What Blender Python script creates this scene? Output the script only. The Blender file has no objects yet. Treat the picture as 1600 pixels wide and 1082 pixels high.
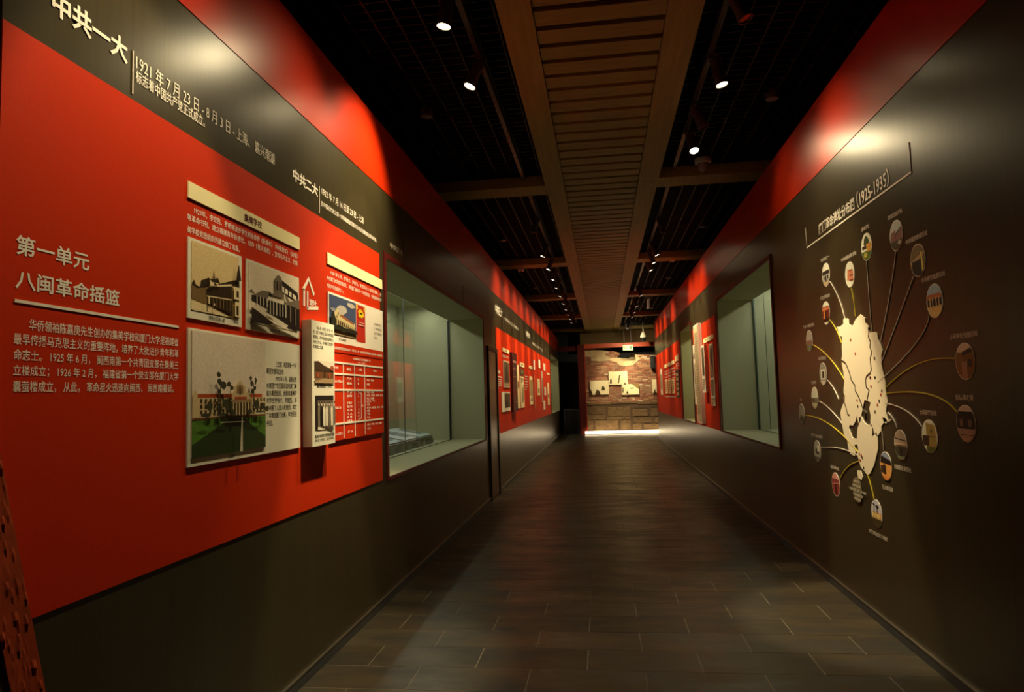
import bpy, math, random
from mathutils import Vector, Matrix
random.seed(7)
S = bpy.context.scene
COL = S.collection
# ------------------------------------------------------------------ camera
cd = bpy.data.cameras.new('camera'); cam = bpy.data.objects.new('camera', cd); COL.objects.link(cam)
S.camera = cam
cd.sensor_fit = 'HORIZONTAL'; cd.sensor_width = 36.0
cd.lens = 1080.63 / 1600 * 36.0
cd.clip_start = 0.05; cd.clip_end = 100
_r = Vector((0.991191, 0.129171, -0.029241)); _u = Vector((0.038267, -0.067958, 0.996954)); _f = Vector((-0.126790, 0.989291, 0.072302))
cam.matrix_world = Matrix(((_r.x, _u.x, -_f.x, 0), (_r.y, _u.y, -_f.y, 0), (_r.z, _u.z, -_f.z, 1.5), (0, 0, 0, 1)))
# ------------------------------------------------------------------ world, exposure
w = bpy.data.worlds.new('world'); S.world = w; w.use_nodes = True
w.node_tree.nodes['Background'].inputs[0].default_value = (0.6, 0.7, 1, 1)
w.node_tree.nodes['Background'].inputs[1].default_value = 0.004
S.view_settings.view_transform = 'Standard'; S.view_settings.look = 'None'
S.view_settings.exposure = 0.15; S.view_settings.gamma = 1.0; S.view_settings.use_curve_mapping = False
S.cycles.max_bounces = 8; S.cycles.diffuse_bounces = 4; S.cycles.glossy_bounces = 4; S.cycles.transparent_max_bounces = 12
S.cycles.sample_clamp_indirect = 4.0; S.cycles.caustics_reflective = False; S.cycles.caustics_refractive = False
WARM = (1.0, 0.80, 0.46)
E_WIDE, E_BEAM = 62.0, 105.0        # watts of the wide spill and of the narrow beam of one track spot
E_CASE = 4.4

# ------------------------------------------------------------------ materials
def srgb(*c):
    return tuple((v / 12.92 if v <= 0.04045 else ((v + 0.055) / 1.055) ** 2.4) for v in [x / 255 for x in c])
MATS = {}
def mat(name, color, rough=0.6, spec=0.5, metal=0.0, noise=0.0, scale=(5, 5, 5), emit=0.0, bump=0.0, mix=None, rnd=0.0, rnoise=0.0):
    if name in MATS: return MATS[name]
    m = bpy.data.materials.new(name); m.use_nodes = True; MATS[name] = m
    nt = m.node_tree; b = nt.nodes['Principled BSDF']
    b.inputs['Base Color'].default_value = (*color, 1); b.inputs['Roughness'].default_value = rough
    b.inputs['Metallic'].default_value = metal; b.inputs['Specular IOR Level'].default_value = spec
    if emit:
        b.inputs['Emission Color'].default_value = (*color, 1); b.inputs['Emission Strength'].default_value = emit
    if noise or bump or rnoise:
        g = nt.nodes.new('ShaderNodeNewGeometry'); mp = nt.nodes.new('ShaderNodeMapping'); mp.inputs['Scale'].default_value = scale
        nt.links.new(g.outputs['Position'], mp.inputs['Vector'])
        n = nt.nodes.new('ShaderNodeTexNoise'); n.inputs['Scale'].default_value = 1.0; n.inputs['Detail'].default_value = 5
        n.inputs['Roughness'].default_value = 0.65
        nt.links.new(mp.outputs[0], n.inputs['Vector'])
        if noise:
            r = nt.nodes.new('ShaderNodeMapRange'); r.inputs['From Min'].default_value = 0.3; r.inputs['From Max'].default_value = 0.7
            nt.links.new(n.outputs['Fac'], r.inputs['Value'])
            c2 = mix if mix else tuple(v * (1 - noise) for v in color)
            mx = nt.nodes.new('ShaderNodeMix'); mx.data_type = 'RGBA'
            mx.inputs[6].default_value = (*color, 1); mx.inputs[7].default_value = (*c2, 1)
            nt.links.new(r.outputs[0], mx.inputs[0]); out = mx.outputs[2]
            if rnd:
                oi = nt.nodes.new('ShaderNodeObjectInfo'); hsv = nt.nodes.new('ShaderNodeHueSaturation')
                mr = nt.nodes.new('ShaderNodeMapRange'); mr.inputs['To Min'].default_value = 1 - rnd; mr.inputs['To Max'].default_value = 1 + rnd
                nt.links.new(oi.outputs['Random'], mr.inputs['Value']); nt.links.new(mr.outputs[0], hsv.inputs['Value'])
                nt.links.new(out, hsv.inputs['Color']); out = hsv.outputs[0]
            nt.links.new(out, b.inputs['Base Color'])
        if rnoise:
            r2 = nt.nodes.new('ShaderNodeMapRange'); r2.inputs['From Min'].default_value = 0.3; r2.inputs['From Max'].default_value = 0.7
            r2.inputs['To Min'].default_value = rough - rnoise; r2.inputs['To Max'].default_value = rough + rnoise
            nt.links.new(n.outputs['Fac'], r2.inputs['Value']); nt.links.new(r2.outputs[0], b.inputs['Roughness'])
        if bump:
            bp = nt.nodes.new('ShaderNodeBump'); bp.inputs['Strength'].default_value = bump; bp.inputs['Distance'].default_value = 0.01
            nt.links.new(n.outputs['Fac'], bp.inputs['Height']); nt.links.new(bp.outputs[0], b.inputs['Normal'])
    return m
def flat(r, g, b, rough=0.55):
    """paint / print colour given as sRGB"""
    return mat('print_%02x%02x%02x' % (r, g, b), srgb(r, g, b), rough, 0.3)
def worn(r, g, b):
    """printed picture tone with photographic grain"""
    c = srgb(r, g, b)
    return mat('photo_%02x%02x%02x' % (r, g, b), c, 0.5, 0.3, noise=0.3, scale=(110, 110, 110), mix=tuple(min(1, v * 0.76) for v in c))
LAMI = mat('dark_laminate', (0.049, 0.039, 0.0175), 0.30, 0.42, noise=0.28, scale=(60, 60, 1.2), rnoise=0.012)
RED = mat('red_board', (0.60, 0.030, 0.002), 0.6, 0.12, noise=0.10, scale=(90, 90, 90))
REDG = mat('red_gloss_band', (0.56, 0.024, 0.002), 0.32, 0.35, noise=0.06, scale=(60, 60, 2))
REDTRIM = mat('dark_red_trim', (0.11, 0.007, 0.004), 0.5)
REDROUGH = mat('rough_red_render', (0.50, 0.065, 0.014), 0.75, 0.3, noise=0.4, scale=(14, 14, 14), bump=0.0)
PINK = mat('pinkish_plaster', (0.25, 0.16, 0.12), 0.8)
TILE = mat('stone_plank', (0.062, 0.048, 0.027), 0.38, 0.5, noise=0.65, scale=(1.6, 4.5, 4.5), mix=(0.014, 0.013, 0.011), rnd=0.25, rnoise=0.12, bump=0.08)
GROUT = mat('grout', (0.12, 0.10, 0.065), 0.8)
KICK = mat('kick_dark_metal', (0.06, 0.062, 0.066), 0.45, 0.5, 0.3)
ALU = mat('brushed_metal_lip', (0.42, 0.38, 0.30), 0.35, 0.5, 1.0)
CASE = mat('case_lining', (0.44, 0.42, 0.27), 0.85, 0.2, noise=0.06, scale=(80, 80, 80))
BLACK = mat('black_paint', (0.010, 0.011, 0.014), 0.5, 0.4)
BLACKM = mat('matt_black', (0.004, 0.004, 0.005), 0.9, 0.1)
GRID = mat('louvre_black', (0.008, 0.009, 0.012), 0.5, 0.4)
GRIDB = mat('louvre_bronze', (0.013, 0.009, 0.006), 0.5, 0.4)
WOOD = mat('ceiling_oak_board', (0.36, 0.27, 0.085), 0.55, 0.3, noise=0.35, scale=(3, 22, 22))
WOODL = mat('ceiling_oak_border', (0.38, 0.28, 0.09), 0.55, 0.3, noise=0.3, scale=(22, 1.5, 22))
BODY = mat('lamp_black_metal', (0.06, 0.06, 0.075), 0.4, 0.5)
TRACKHI = mat('track_highlight', (0.20, 0.11, 0.09), 0.3, 0.5, 0.8)  # coppery colour stands in for the reddish highlights along the tracks
LENS = mat('lamp_lens_lit', (1.0, 0.80, 0.45), 0.4, 0.5, emit=35)
LENSOFF = mat('lamp_lens_dark', (0.10, 0.07, 0.07), 0.15, 0.8, 0.6)
LED = mat('led_diffuser', (1.0, 0.78, 0.46), 0.4, emit=6.5)
LEDC = mat('cool_led_diffuser', (0.80, 0.95, 1.0), 0.4, emit=3)
WHITE = mat('white_vinyl', (0.92, 0.86, 0.74), 0.5, 0.3)
CREAM = mat('cream_board', (0.95, 0.86, 0.48), 0.5, 0.3)
PAPER = mat('off_white_board', (0.82, 0.79, 0.63), 0.55, 0.3)
INK = mat('dark_ink', (0.02, 0.015, 0.01), 0.6, 0.3)
MAROON = mat('maroon_ink', (0.10, 0.015, 0.01), 0.6, 0.3)
GREYVINYL = mat('grey_vinyl', (0.62, 0.55, 0.46), 0.5, 0.3)
DIMVINYL = mat('shaded_vinyl', (0.10, 0.085, 0.065), 0.5, 0.3)  # heading vinyl darkened to paint in the unlit stretch above the left showcase
YELLOW = mat('yellow_vinyl', (0.62, 0.50, 0.04), 0.5, 0.3)
MAPW = mat('map_white_acrylic', (0.86, 0.77, 0.58), 0.5, 0.3)
BRONZE = mat('bronze_door_skin', (0.12, 0.075, 0.035), 0.33, 0.5, 0.35)
JAMB = mat('dark_door_jamb', (0.02, 0.008, 0.006), 0.4)
BRICKS = []
for i, c in enumerate([(0.44, 0.20, 0.12), (0.36, 0.16, 0.10), (0.52, 0.29, 0.17), (0.42, 0.25, 0.16), (0.70, 0.55, 0.40), (0.28, 0.14, 0.09)]):
    BRICKS.append(mat('brick_tone_%d' % i, c, 0.9, 0.2, noise=0.4, scale=(25, 25, 25)))
MORTAR = mat('mortar', (0.46, 0.34, 0.22), 0.9, 0.2, noise=0.3, scale=(20, 20, 20))
PLASTER = mat('old_plaster', (0.60, 0.47, 0.27), 0.9, 0.2, noise=0.3, scale=(6, 6, 6))
STONE = mat('granite_block', (0.20, 0.125, 0.06), 0.85, 0.3, noise=0.5, scale=(9, 9, 14), rnd=0.2)
OCHRE = mat('ochre_wall_paint', (0.26, 0.17, 0.07), 0.8)
NAVY = mat('dark_navy_paint', (0.012, 0.013, 0.022), 0.5)
STEELB = mat('blue_grey_steel', (0.035, 0.042, 0.062), 0.4, 0.5)
ALBUM = mat('album_page', (0.50, 0.56, 0.58), 0.6, noise=0.3, scale=(12, 12, 12))
ALBUMD = mat('album_cover', (0.16, 0.13, 0.09), 0.6)
PLASTIC = mat('white_plastic', (0.55, 0.52, 0.58), 0.4)
PLASTICW = mat('warm_white_plastic', (0.75, 0.68, 0.52), 0.4)
def glass_mat():
    m = bpy.data.materials.new('case_glass'); m.use_nodes = True; nt = m.node_tree; nt.nodes.clear()
    o = nt.nodes.new('ShaderNodeOutputMaterial'); mx = nt.nodes.new('ShaderNodeMixShader'); t = nt.nodes.new('ShaderNodeBsdfTransparent')
    g = nt.nodes.new('ShaderNodeBsdfGlossy'); f = nt.nodes.new('ShaderNodeFresnel')
    t.inputs[0].default_value = (0.93, 0.96, 0.93, 1); g.inputs['Roughness'].default_value = 0.0; f.inputs[0].default_value = 1.52
    nt.links.new(f.outputs[0], mx.inputs[0]); nt.links.new(t.outputs[0], mx.inputs[1]); nt.links.new(g.outputs[0], mx.inputs[2])
    nt.links.new(mx.outputs[0], o.inputs[0]); return m
GLASS = glass_mat()
GEDGE = mat('glass_edge_green', (0.03, 0.06, 0.045), 0.3)

# ------------------------------------------------------------------ mesh helpers
def V(*a): return Vector(a)
class MB:
    def __init__(s): s.v = []; s.f = []; s.m = []; s.mats = []
    def mi(s, m):
        if m not in s.mats: s.mats.append(m)
        return s.mats.index(m)
    def poly(s, pts, m):
        i = len(s.v); s.v += [Vector(p) for p in pts]; s.f.append(tuple(range(i, i + len(pts)))); s.m.append(s.mi(m))
    def box8(s, p, m):
        """p: 8 corners, first 4 = back ring, last 4 = front ring, counter-clockwise seen from the front"""
        i = len(s.v); s.v += [Vector(q) for q in p]; k = s.mi(m)
        for f in ((3, 2, 1, 0), (4, 5, 6, 7), (0, 1, 5, 4), (1, 2, 6, 5), (2, 3, 7, 6), (3, 0, 4, 7)):
            s.f.append(tuple(i + j for j in f)); s.m.append(k)
    def box(s, x0, x1, y0, y1, z0, z1, m):
        s.box8([(x0, y0, z0), (x1, y0, z0), (x1, y1, z0), (x0, y1, z0), (x0, y0, z1), (x1, y0, z1), (x1, y1, z1), (x0, y1, z1)], m)
    def prism(s, pts, off, m, top=None):
        """polygon pts extruded by vector off; the far cap may have its own material"""
        n = len(pts); i = len(s.v); off = Vector(off)
        s.v += [Vector(p) for p in pts] + [Vector(p) + off for p in pts]; k = s.mi(m)
        s.f.append(tuple(range(i + n - 1, i - 1, -1))); s.m.append(k)
        s.f.append(tuple(range(i + n, i + 2 * n))); s.m.append(s.mi(top) if top else k)
        for j in range(n):
            a, b = i + j, i + (j + 1) % n; s.f.append((a, b, b + n, a + n)); s.m.append(k)
    def rings(s, rings, m, cap0=True, cap1=True):
        i = len(s.v); n = len(rings[0]); k = s.mi(m)
        for r in rings: s.v += [Vector(p) for p in r]
        for a in range(len(rings) - 1):
            for j in range(n):
                p, q = i + a * n + j, i + a * n + (j + 1) % n
                s.f.append((p, q, q + n, p + n)); s.m.append(k)
        if cap0: s.f.append(tuple(range(i + n - 1, i - 1, -1))); s.m.append(k)
        if cap1: e = i + (len(rings) - 1) * n; s.f.append(tuple(range(e, e + n))); s.m.append(k)
    def lathe(s, prof, m, n=20, cx=0, cy=0, cap0=True, cap1=True):
        """prof: (radius, z)"""
        s.rings([[(cx + r * math.cos(2 * math.pi * j / n), cy + r * math.sin(2 * math.pi * j / n), z) for j in range(n)] for r, z in prof], m, cap0, cap1)
    def mesh(s, name, org=(0, 0, 0)):
        me = bpy.data.meshes.new(name); o = Vector(org)
        me.from_pydata([tuple(p - o) for p in s.v], [], s.f)
        for m in s.mats: me.materials.append(m)
        for p, k in zip(me.polygons, s.m): p.material_index = k
        me.update(); return me
    def build(s, name, parent=None, smooth=False, **kw):
        org = parent_org(parent) if parent else kw.pop('loc', (0, 0, 0))
        me = s.mesh(name, org)
        if smooth:
            for p in me.polygons: p.use_smooth = True
            me.set_sharp_from_angle(angle=math.radians(40))
        o = bpy.data.objects.new(name, me); COL.objects.link(o)
        if parent: o.parent = parent
        else: o.location = org
        if name in ('lettering', 'text_line', 'text_lines', 'date_lettering'): kw.setdefault('kind', 'stuff')      # characters too small to pick apart one by one
        tag(o, **kw); return o
def parent_org(p):
    v = Vector((0, 0, 0))
    while p: v += p.location; p = p.parent
    return v
def tag(o, label=None, cat=None, group=None, kind=None):
    if label: o['label'] = label
    if cat: o['category'] = cat
    if group: o['group'] = group
    if kind: o['kind'] = kind
    return o
def thing(name, label, cat, loc=(0, 0, 0), group=None, kind=None):
    o = bpy.data.objects.new(name, None); COL.objects.link(o); o.location = loc; o.empty_display_size = 0.1
    return tag(o, label, cat, group, kind)
def dup(o, loc=None, parent=None):
    c = o.copy(); COL.objects.link(c)
    if parent: c.parent = parent
    if loc is not None: c.location = loc
    for ch in o.children: dup(ch, None, c)
    return c

XL, XR = -1.6455, 1.6892           # wall faces
class Surf:
    def __init__(s, O, R): s.O = Vector(O); s.R = Vector(R); s.N = s.R.cross(Vector((0, 0, 1)))
    def P(s, r, v, d=0.0): return s.O + s.R * r + Vector((0, 0, v)) + s.N * d
WL = Surf((XL, 0, 0), (0, 1, 0)); WR = Surf((XR, 0, 0), (0, -1, 0)); YE = 26.2; WE = Surf((0, YE, 0), (1, 0, 0))

def slab(mb, W, rect, d0, d1, m):
    r0, r1, z0, z1 = rect
    mb.box8([W.P(r0, z0, d0), W.P(r1, z0, d0), W.P(r1, z1, d0), W.P(r0, z1, d0), W.P(r0, z0, d1), W.P(r1, z0, d1), W.P(r1, z1, d1), W.P(r0, z1, d1)], m)
def art(mb, W, rect, layers, d, step=0.0006):
    """flat print: polygons in 0..1 coordinates of rect laid over one another"""
    r0, r1, z0, z1 = rect
    for i, (m, pts) in enumerate(layers):
        mb.poly([W.P(r0 + (r1 - r0) * a, z0 + (z1 - z0) * b, d + i * step) for a, b in pts], m)
def R4(a, b, c, d): return [(a, c), (b, c), (b, d), (a, d)]
def strip(mb, W, pts, wid, d, m, thick=0.0015):
    """ribbon of constant width along a polyline on a wall"""
    n = len(pts); L = []; Rr = []
    for i in range(n):
        a = Vector(pts[max(0, i - 1)]); b = Vector(pts[min(n - 1, i + 1)]); t = (b - a).normalized(); nn = Vector((-t.y, t.x)) * wid / 2
        p = Vector(pts[i]); L.append(p + nn); Rr.append(p - nn)
    for i in range(n - 1):
        q = [Rr[i], Rr[i + 1], L[i + 1], L[i]]
        mb.box8([W.P(p.x, p.y, 0) for p in q] + [W.P(p.x, p.y, d + thick) for p in q], m)

_fc = {}
def glyphs(txt, bold=0.0):
    key = (txt, bold)
    if key in _fc: return _fc[key]
    cu = bpy.data.curves.new('t', 'FONT'); cu.body = txt; cu.size = 1; cu.resolution_u = 2; cu.offset = bold
    ob = bpy.data.objects.new('t', cu); COL.objects.link(ob)
    dg = bpy.context.evaluated_depsgraph_get(); ev = ob.evaluated_get(dg); me = bpy.data.meshes.new_from_object(ev)
    vs = [(v.co.x, v.co.y) for v in me.vertices]; fs = [tuple(p.vertices) for p in me.polygons]
    bpy.data.objects.remove(ob); bpy.data.curves.remove(cu); bpy.data.meshes.remove(me)
    if not vs: vs = [(0, 0), (1, 0), (1, 1)]; fs = []
    xs = [v[0] for v in vs]; ys = [v[1] for v in vs]
    _fc[key] = (vs, fs, min(xs), max(xs), min(ys), max(ys)); return _fc[key]
def text(mb, W, txt, rect, d, m, bold=0.0):
    """lettering stretched to rect"""
    if not txt.strip(): return
    vs, fs, x0, x1, y0, y1 = glyphs(txt, bold); r0, r1, z0, z1 = rect; i = len(mb.v); k = mb.mi(m)
    for x, y in vs: mb.v.append(W.P(r0 + (r1 - r0) * (x - x0) / (x1 - x0), z0 + (z1 - z0) * (y - y0) / (y1 - y0), d))
    for f in fs: mb.f.append(tuple(i + j for j in f)); mb.m.append(k)
def line(mb, W, txt, r0, r1, zc, h, d, m, bold=0.0):
    text(mb, W, txt, (r0, r1, zc - h / 2, zc + h / 2), d, m, bold)

# ------------------------------------------------------------------ setting: shell
def struct(name): return thing(name, None, None, kind='structure')
Z1, Z2, Z3, ZT = 0.906, 2.608, 3.141, 3.663       # board bottom, band bottom, upper red, wall top
YW = 21.97                                        # where the right partition ends
YLE = 26.88                                       # where the left partition ends
CL = (5.171, 9.64, 0.913, 2.604)                  # left showcase opening y0 y1 z0 z1
CR = (7.02, 10.216, 0.927, 2.772)                 # right showcase
CR2 = (13.17, 14.95, 0.915, 2.752)                # right niche
CL2 = (22.35, 26.75, 0.905, 2.826)                # far left showcase
DO = (9.93, 10.78, 2.245)                         # door in the left wall

floor = struct('floor')
mb = MB(); mb.box(-3.3, 3.3, -3, 29, -0.12, -0.002, GROUT); mb.build('floor_slab', floor)
tm = MB(); TW, TH = 0.6195, 0.3048
b = 0.0025
tm.box8([(0, 0, -.01), (TW - .002, 0, -.01), (TW - .002, TH, -.01), (0, TH, -.01), (b, b, 0), (TW - .002 - b, b, 0), (TW - .002 - b, TH - b, 0), (b, TH - b, 0)], TILE)
tm.box(0.01, TW - 0.014, 0.01, TH - 0.01, -.012, -.009, TILE)
tme = tm.mesh('plank'); far = MB(); cnt = 0
for k in range(-4, 78):
    y = 4.51 + 0.306 * k; x = (-1.378 if k % 2 == 0 else -1.067) - 0.62
    while x < XR:
        a, c = max(x, XL), min(x + TW, XR)
        if c - a > 0.05:
            dz = random.uniform(-.0012, 0)
            if k < 34:
                if a == x and c == x + TW: me = tme; loc = (x, y, dz)
                else:
                    q = MB(); q.box8([(0, 0, -.01), (c - a, 0, -.01), (c - a, TH, -.01), (0, TH, -.01), (b, b, 0), (c - a - b, b, 0), (c - a - b, TH - b, 0), (b, TH - b, 0)], TILE)
                    me = q.mesh('plank'); loc = (a, y, dz)
                o = bpy.data.objects.new('plank', me); COL.objects.link(o); o.parent = floor; o.location = loc; cnt += 1
            else: far.box(a, c - .002, y, y + TH, -.01, dz, TILE)
        x += 0.62
for k in range(-24, -4):
    y = 4.51 + 0.306 * k; x = (-1.378 if k % 2 == 0 else -1.067) - 0.62
    while x < XR: far.box(max(x, XL), min(x + TW, XR) - .002, y, y + TH, -.01, 0, TILE); x += 0.62
far.box(XR, 3.2, 21.99, 28.9, -.01, 0, TILE); far.box(-3.2, XL, 26.9, 28.9, -.01, 0, TILE)
far.build('distant_planks', floor, kind='stuff')

# outer shell, dark
mb = MB(); mb.box(-3.4, -3.3, -3.1, 29.1, -0.1, 4.9, BLACKM); mb.build('wall_outer_left', kind='structure')
mb = MB(); mb.box(3.3, 3.4, -3.1, 29.1, -0.1, 4.9, BLACKM); mb.build('wall_outer_right', kind='structure')
mb = MB(); mb.box(-3.3, 3.3, -3.1, -3.0, -0.1, 4.9, BLACKM); mb.build('wall_rear', kind='structure')

# left partition
def wall_with_holes(W, y0, y1, holes, name, sgn):
    root = struct(name); mb = MB()
    R = lambda a, c, z0, z1: slab(mb, W, ((a, c, z0, z1) if sgn > 0 else (-c, -a, z0, z1)), -0.12, 0.0, LAMI)
    y = y0
    for a, c, z0, z1 in holes:
        if z0 > 0: z0 -= .031; z1 += .031
        R(y, a, 0, ZT)
        if z0 > 0: R(a, c, 0, z0)
        R(a, c, z1, ZT); y = c
    R(y, y1, 0, ZT)
    mb.build('laminate_cladding', root); return root
wl = wall_with_holes(WL, 1.69, YLE, [CL, (DO[0], DO[1], 0, DO[2]), CL2], 'wall_left', 1)
wr = wall_with_holes(WR, -3.0, YW, [CR, CR2], 'wall_right', -1)
def rb(root, W, rect, name='red_board', m=RED, t=0.006):
    mb = MB(); slab(mb, W, rect, 0.0005, t, m); return mb.build(name, root)
rb(wl, WL, (1.686, 5.02, Z1, Z2)); rb(wl, WL, (10.80, 22.25, Z1, Z2)); rb(wl, WL, (1.69, YLE, Z3, ZT), 'upper_red_band', REDG, 0.004)
rb(wr, WR, (-12.95, -10.42, Z1, Z2)); rb(wr, WR, (-YW, -15.15, Z1, Z2)); rb(wr, WR, (-YW, 3.0, 3.121, ZT), 'upper_red_band', REDG, 0.004)
def surround(root, W, c, sgn, wd=0.045):
    mb = MB(); a0, a1, z0, z1 = c
    r = (a0, a1) if sgn > 0 else (-a1, -a0)
    slab(mb, W, (r[0] - wd, r[0], z0 - wd * .5, z1 + wd), 0.0005, 0.012, REDTRIM); slab(mb, W, (r[1], r[1] + wd, z0 - wd * .5, z1 + wd), 0.0005, 0.012, REDTRIM)
    slab(mb, W, (r[0], r[1], z1, z1 + wd), 0.0005, 0.012, REDTRIM); slab(mb, W, (r[0], r[1], z0 - wd * .5, z0), 0.0005, 0.012, REDTRIM)
    mb.build('opening_trim', root)
for c, s_ in ((CL, 1), (CL2, 1)): surround(wl, WL, c, s_)
for c, s_ in ((CR, -1), (CR2, -1)): surround(wr, WR, c, s_)

# wall before the board: pinkish plaster and a leaning rough red pier
mb = MB(); mb.box(-1.80, -1.66, -3.0, 1.68, 0, ZT, PINK); mb.build('wall_near_left', kind='structure')
pier = thing('leaning_red_pier', 'rough textured dark red leaning pier at the left edge before the red board', 'pier', (-1.65, 1.9, 0))
def pl(x, pt):                          # slide a point of the wall plane along its sight line to the pier face
    k = x / XL; return (x, pt[0] * k, 1.5 + (pt[1] - 1.5) * k)
rnd = random.Random(3); N = 140; ptsA = []; g = MB(); cols = 16; XF = -1.58
rt0, rt1 = pl(XF, (1.717,1.388)), pl(XF, (1.893,0.677)); lf0, lf1 = pl(XF, (1.73,0.921)), pl(XF, (1.781,0.723))
def on(p, q, z): t = (z - p[2]) / (q[2] - p[2]); return p[1] + (q[1] - p[1]) * t
rows = []
for i in range(N + 1):
    z = 0.0 + 3.0 * i / N; yr = on(rt0, rt1, z); yl = on(lf0, lf1, z); row = []
    yl = yr - 0.105
    for j in range(cols + 1):
        e = (0 if j in (0, cols) else 1)
        row.append((XF + (rnd.random() ** 12 * 0.006 if e else 0), yl + (yr - yl) * j / cols, z + rnd.uniform(-.003, .003) * (1 if 0 < i < N else 0)))
    rows.append(row)
for i in range(N):
    for j in range(cols): g.poly([rows[i][j], rows[i][j + 1], rows[i + 1][j + 1], rows[i + 1][j]], REDROUGH)
back = lambda p: (-1.70, p[1], p[2])
for i in range(N):
    g.poly([back(rows[i][0]), rows[i][0], rows[i + 1][0], back(rows[i + 1][0])], REDROUGH)
    g.poly([rows[i][-1], back(rows[i][-1]), back(rows[i + 1][-1]), rows[i + 1][-1]], REDROUGH)
g.poly([rows[0][0], back(rows[0][0]), back(rows[0][-1]), rows[0][-1]], REDROUGH); g.poly([rows[N][0], rows[N][-1], back(rows[N][-1]), back(rows[N][0])], REDROUGH)
g.build('rendered_face', pier, smooth=True)

mb = MB(); p0, p1 = lf0, lf1
q = [(on(rt0, rt1, 0) - .105, 0), (on(rt0, rt1, 3.0) - .105, 3.0)]
mb.box8([(-1.655, q[0][0] - .5, 0), (-1.59, q[0][0] - .5, 0), (-1.59, q[0][0] - .001, 0), (-1.655, q[0][0] - .001, 0), (-1.655, q[1][0] - .5, 3), (-1.59, q[1][0] - .5, 3), (-1.59, q[1][0] - .001, 3), (-1.655, q[1][0] - .001, 3)], PINK); mb.build('plaster_side', pier)
# skirtings
def skirt(name, W, segs):
    root = struct(name)
    for a, c in segs:
        mb = MB(); slab(mb, W, (a, c, 0, 0.055), 0.0005, 0.014, KICK); mb.build('kick_strip', root)
        mb = MB(); slab(mb, W, (a, c, 0.055, 0.062), 0.0005, 0.016, ALU); mb.build('metal_lip', root)
skirt('baseboard_left', WL, [(1.69, DO[0]), (DO[1], YLE)]); skirt('baseboard_right', WR, [(-YW, 3.0)])

# door in the left wall
dr = struct('door_1'); y0, y1, zt = DO
mb = MB(); slab(mb, WL, (y0 + .07, y1 - .07, 0.01, zt - .06), -0.05, 0.012, BRONZE); mb.build('door_leaf', dr)
mb = MB()
slab(mb, WL, (y0 - .01, y0 + .06, 0, zt), -0.09, 0.028, JAMB); slab(mb, WL, (y1 - .06, y1 + .02, 0, zt), -0.09, 0.028, JAMB); slab(mb, WL, (y0 + .06, y1 - .06, zt - .055, zt), -0.09, 0.028, JAMB)
mb.build('door_frame', dr)
mb = MB(); slab(mb, WL, (y0 - .045, y0 - .03, 0.0, 0.93), 0.002, 0.012, ALU); mb.build('metal_edge', dr)

# end of the hall
we = struct('wall_end')
mb = MB(); mb.box(-3.3, 3.3, 28.9, 29.0, 0, 4.8, NAVY); mb.build('dark_back', we)
mb = MB(); mb.box(-0.80, 3.25, 27.7, 27.8, 3.3, 4.1, OCHRE); mb.build('ochre_upper_panel', we)
pf = struct('trim_portal')
mb = MB(); mb.box(-0.86, -0.60, 25.9, 26.1, 0, 3.35, REDTRIM); mb.build('post', pf)
mb = MB(); mb.box(-0.60, 2.9, 25.9, 26.1, 3.20, 3.35, mat('red_lintel', (0.48, 0.06, 0.012), 0.5)); mb.build('lintel', pf)
mb = MB(); mb.box(-0.62, -0.585, 25.88, 25.9, 0.1, 3.2, mat('red_edge', (0.40, 0.03, 0.01), 0.5)); mb.build('post_edge', pf)
mb = MB(); mb.box(-1.64, -0.86, 26.0, 26.06, 3.12, 3.30, REDTRIM); mb.build('side_lintel', pf)
led = thing('floor_light_strip', 'glowing white light strip along the floor under the brick wall', 'light strip', (0.9, 25.95, 0))
mb = MB(); mb.box(-0.70, 2.6, 25.78, 26.02, 0.0, 0.02, BLACK); mb.build('housing', led)
mb = MB(); mb.box(-0.68, 2.58, 25.80, 26.0, 0.02, 0.115, LED); mb.build('diffuser', led)

mur = struct('wall_brick')
mb = MB(); bk = [(-0.668,1.624),(-0.61,3.217),(-0.037,3.117),(0.621,3.036),(0.613,2.825),(1.071,2.776),(1.099,2.941),(1.295,2.912),(1.793,2.871),(2.184,2.879),(2.125,1.54)]
lo = [(p[0], p[1]) for p in bk]
lo[0] = (-0.62, 0.0); lo[-1] = (2.7, 0.0); lo[-2] = (2.7, lo[-2][1]); lo[-3] = (2.05, lo[-3][1])
mb.prism([WE.P(a, c, -0.18) for a, c in lo], WE.N * 0.16, MORTAR); mb.build('masonry_core', mur)
def inside(p, poly):
    c = False; n = len(poly)
    for i in range(n):
        x1, y1_ = poly[i]; x2, y2 = poly[(i + 1) % n]
        if (y1_ > p[1]) != (y2 > p[1]) and p[0] < (x2 - x1) * (p[1] - y1_) / (y2 - y1_) + x1: c = not c
    return c
pla = [(-0.599,3.205),(0.206,3.103),(0.156,2.953),(0.306,2.837),(1.049,2.77),(1.11,2.936),(1.338,2.906),(1.355,2.799),(1.551,2.791),(1.35,2.666),(1.169,2.517),(0.95,2.492),(0.689,2.534),(0.562,2.65),(0.302,2.737),(-0.052,2.705),(-0.383,2.75),(-0.356,2.861),(-0.619,2.96)]
mb = MB(); mb.prism([WE.P(a, c, -0.02) for a, c in pla], WE.N * 0.04, PLASTER); mb.build('plaster_patch', mur)
bm_ = MB(); rb_ = random.Random(11); k = 0; z = 1.16
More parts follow.
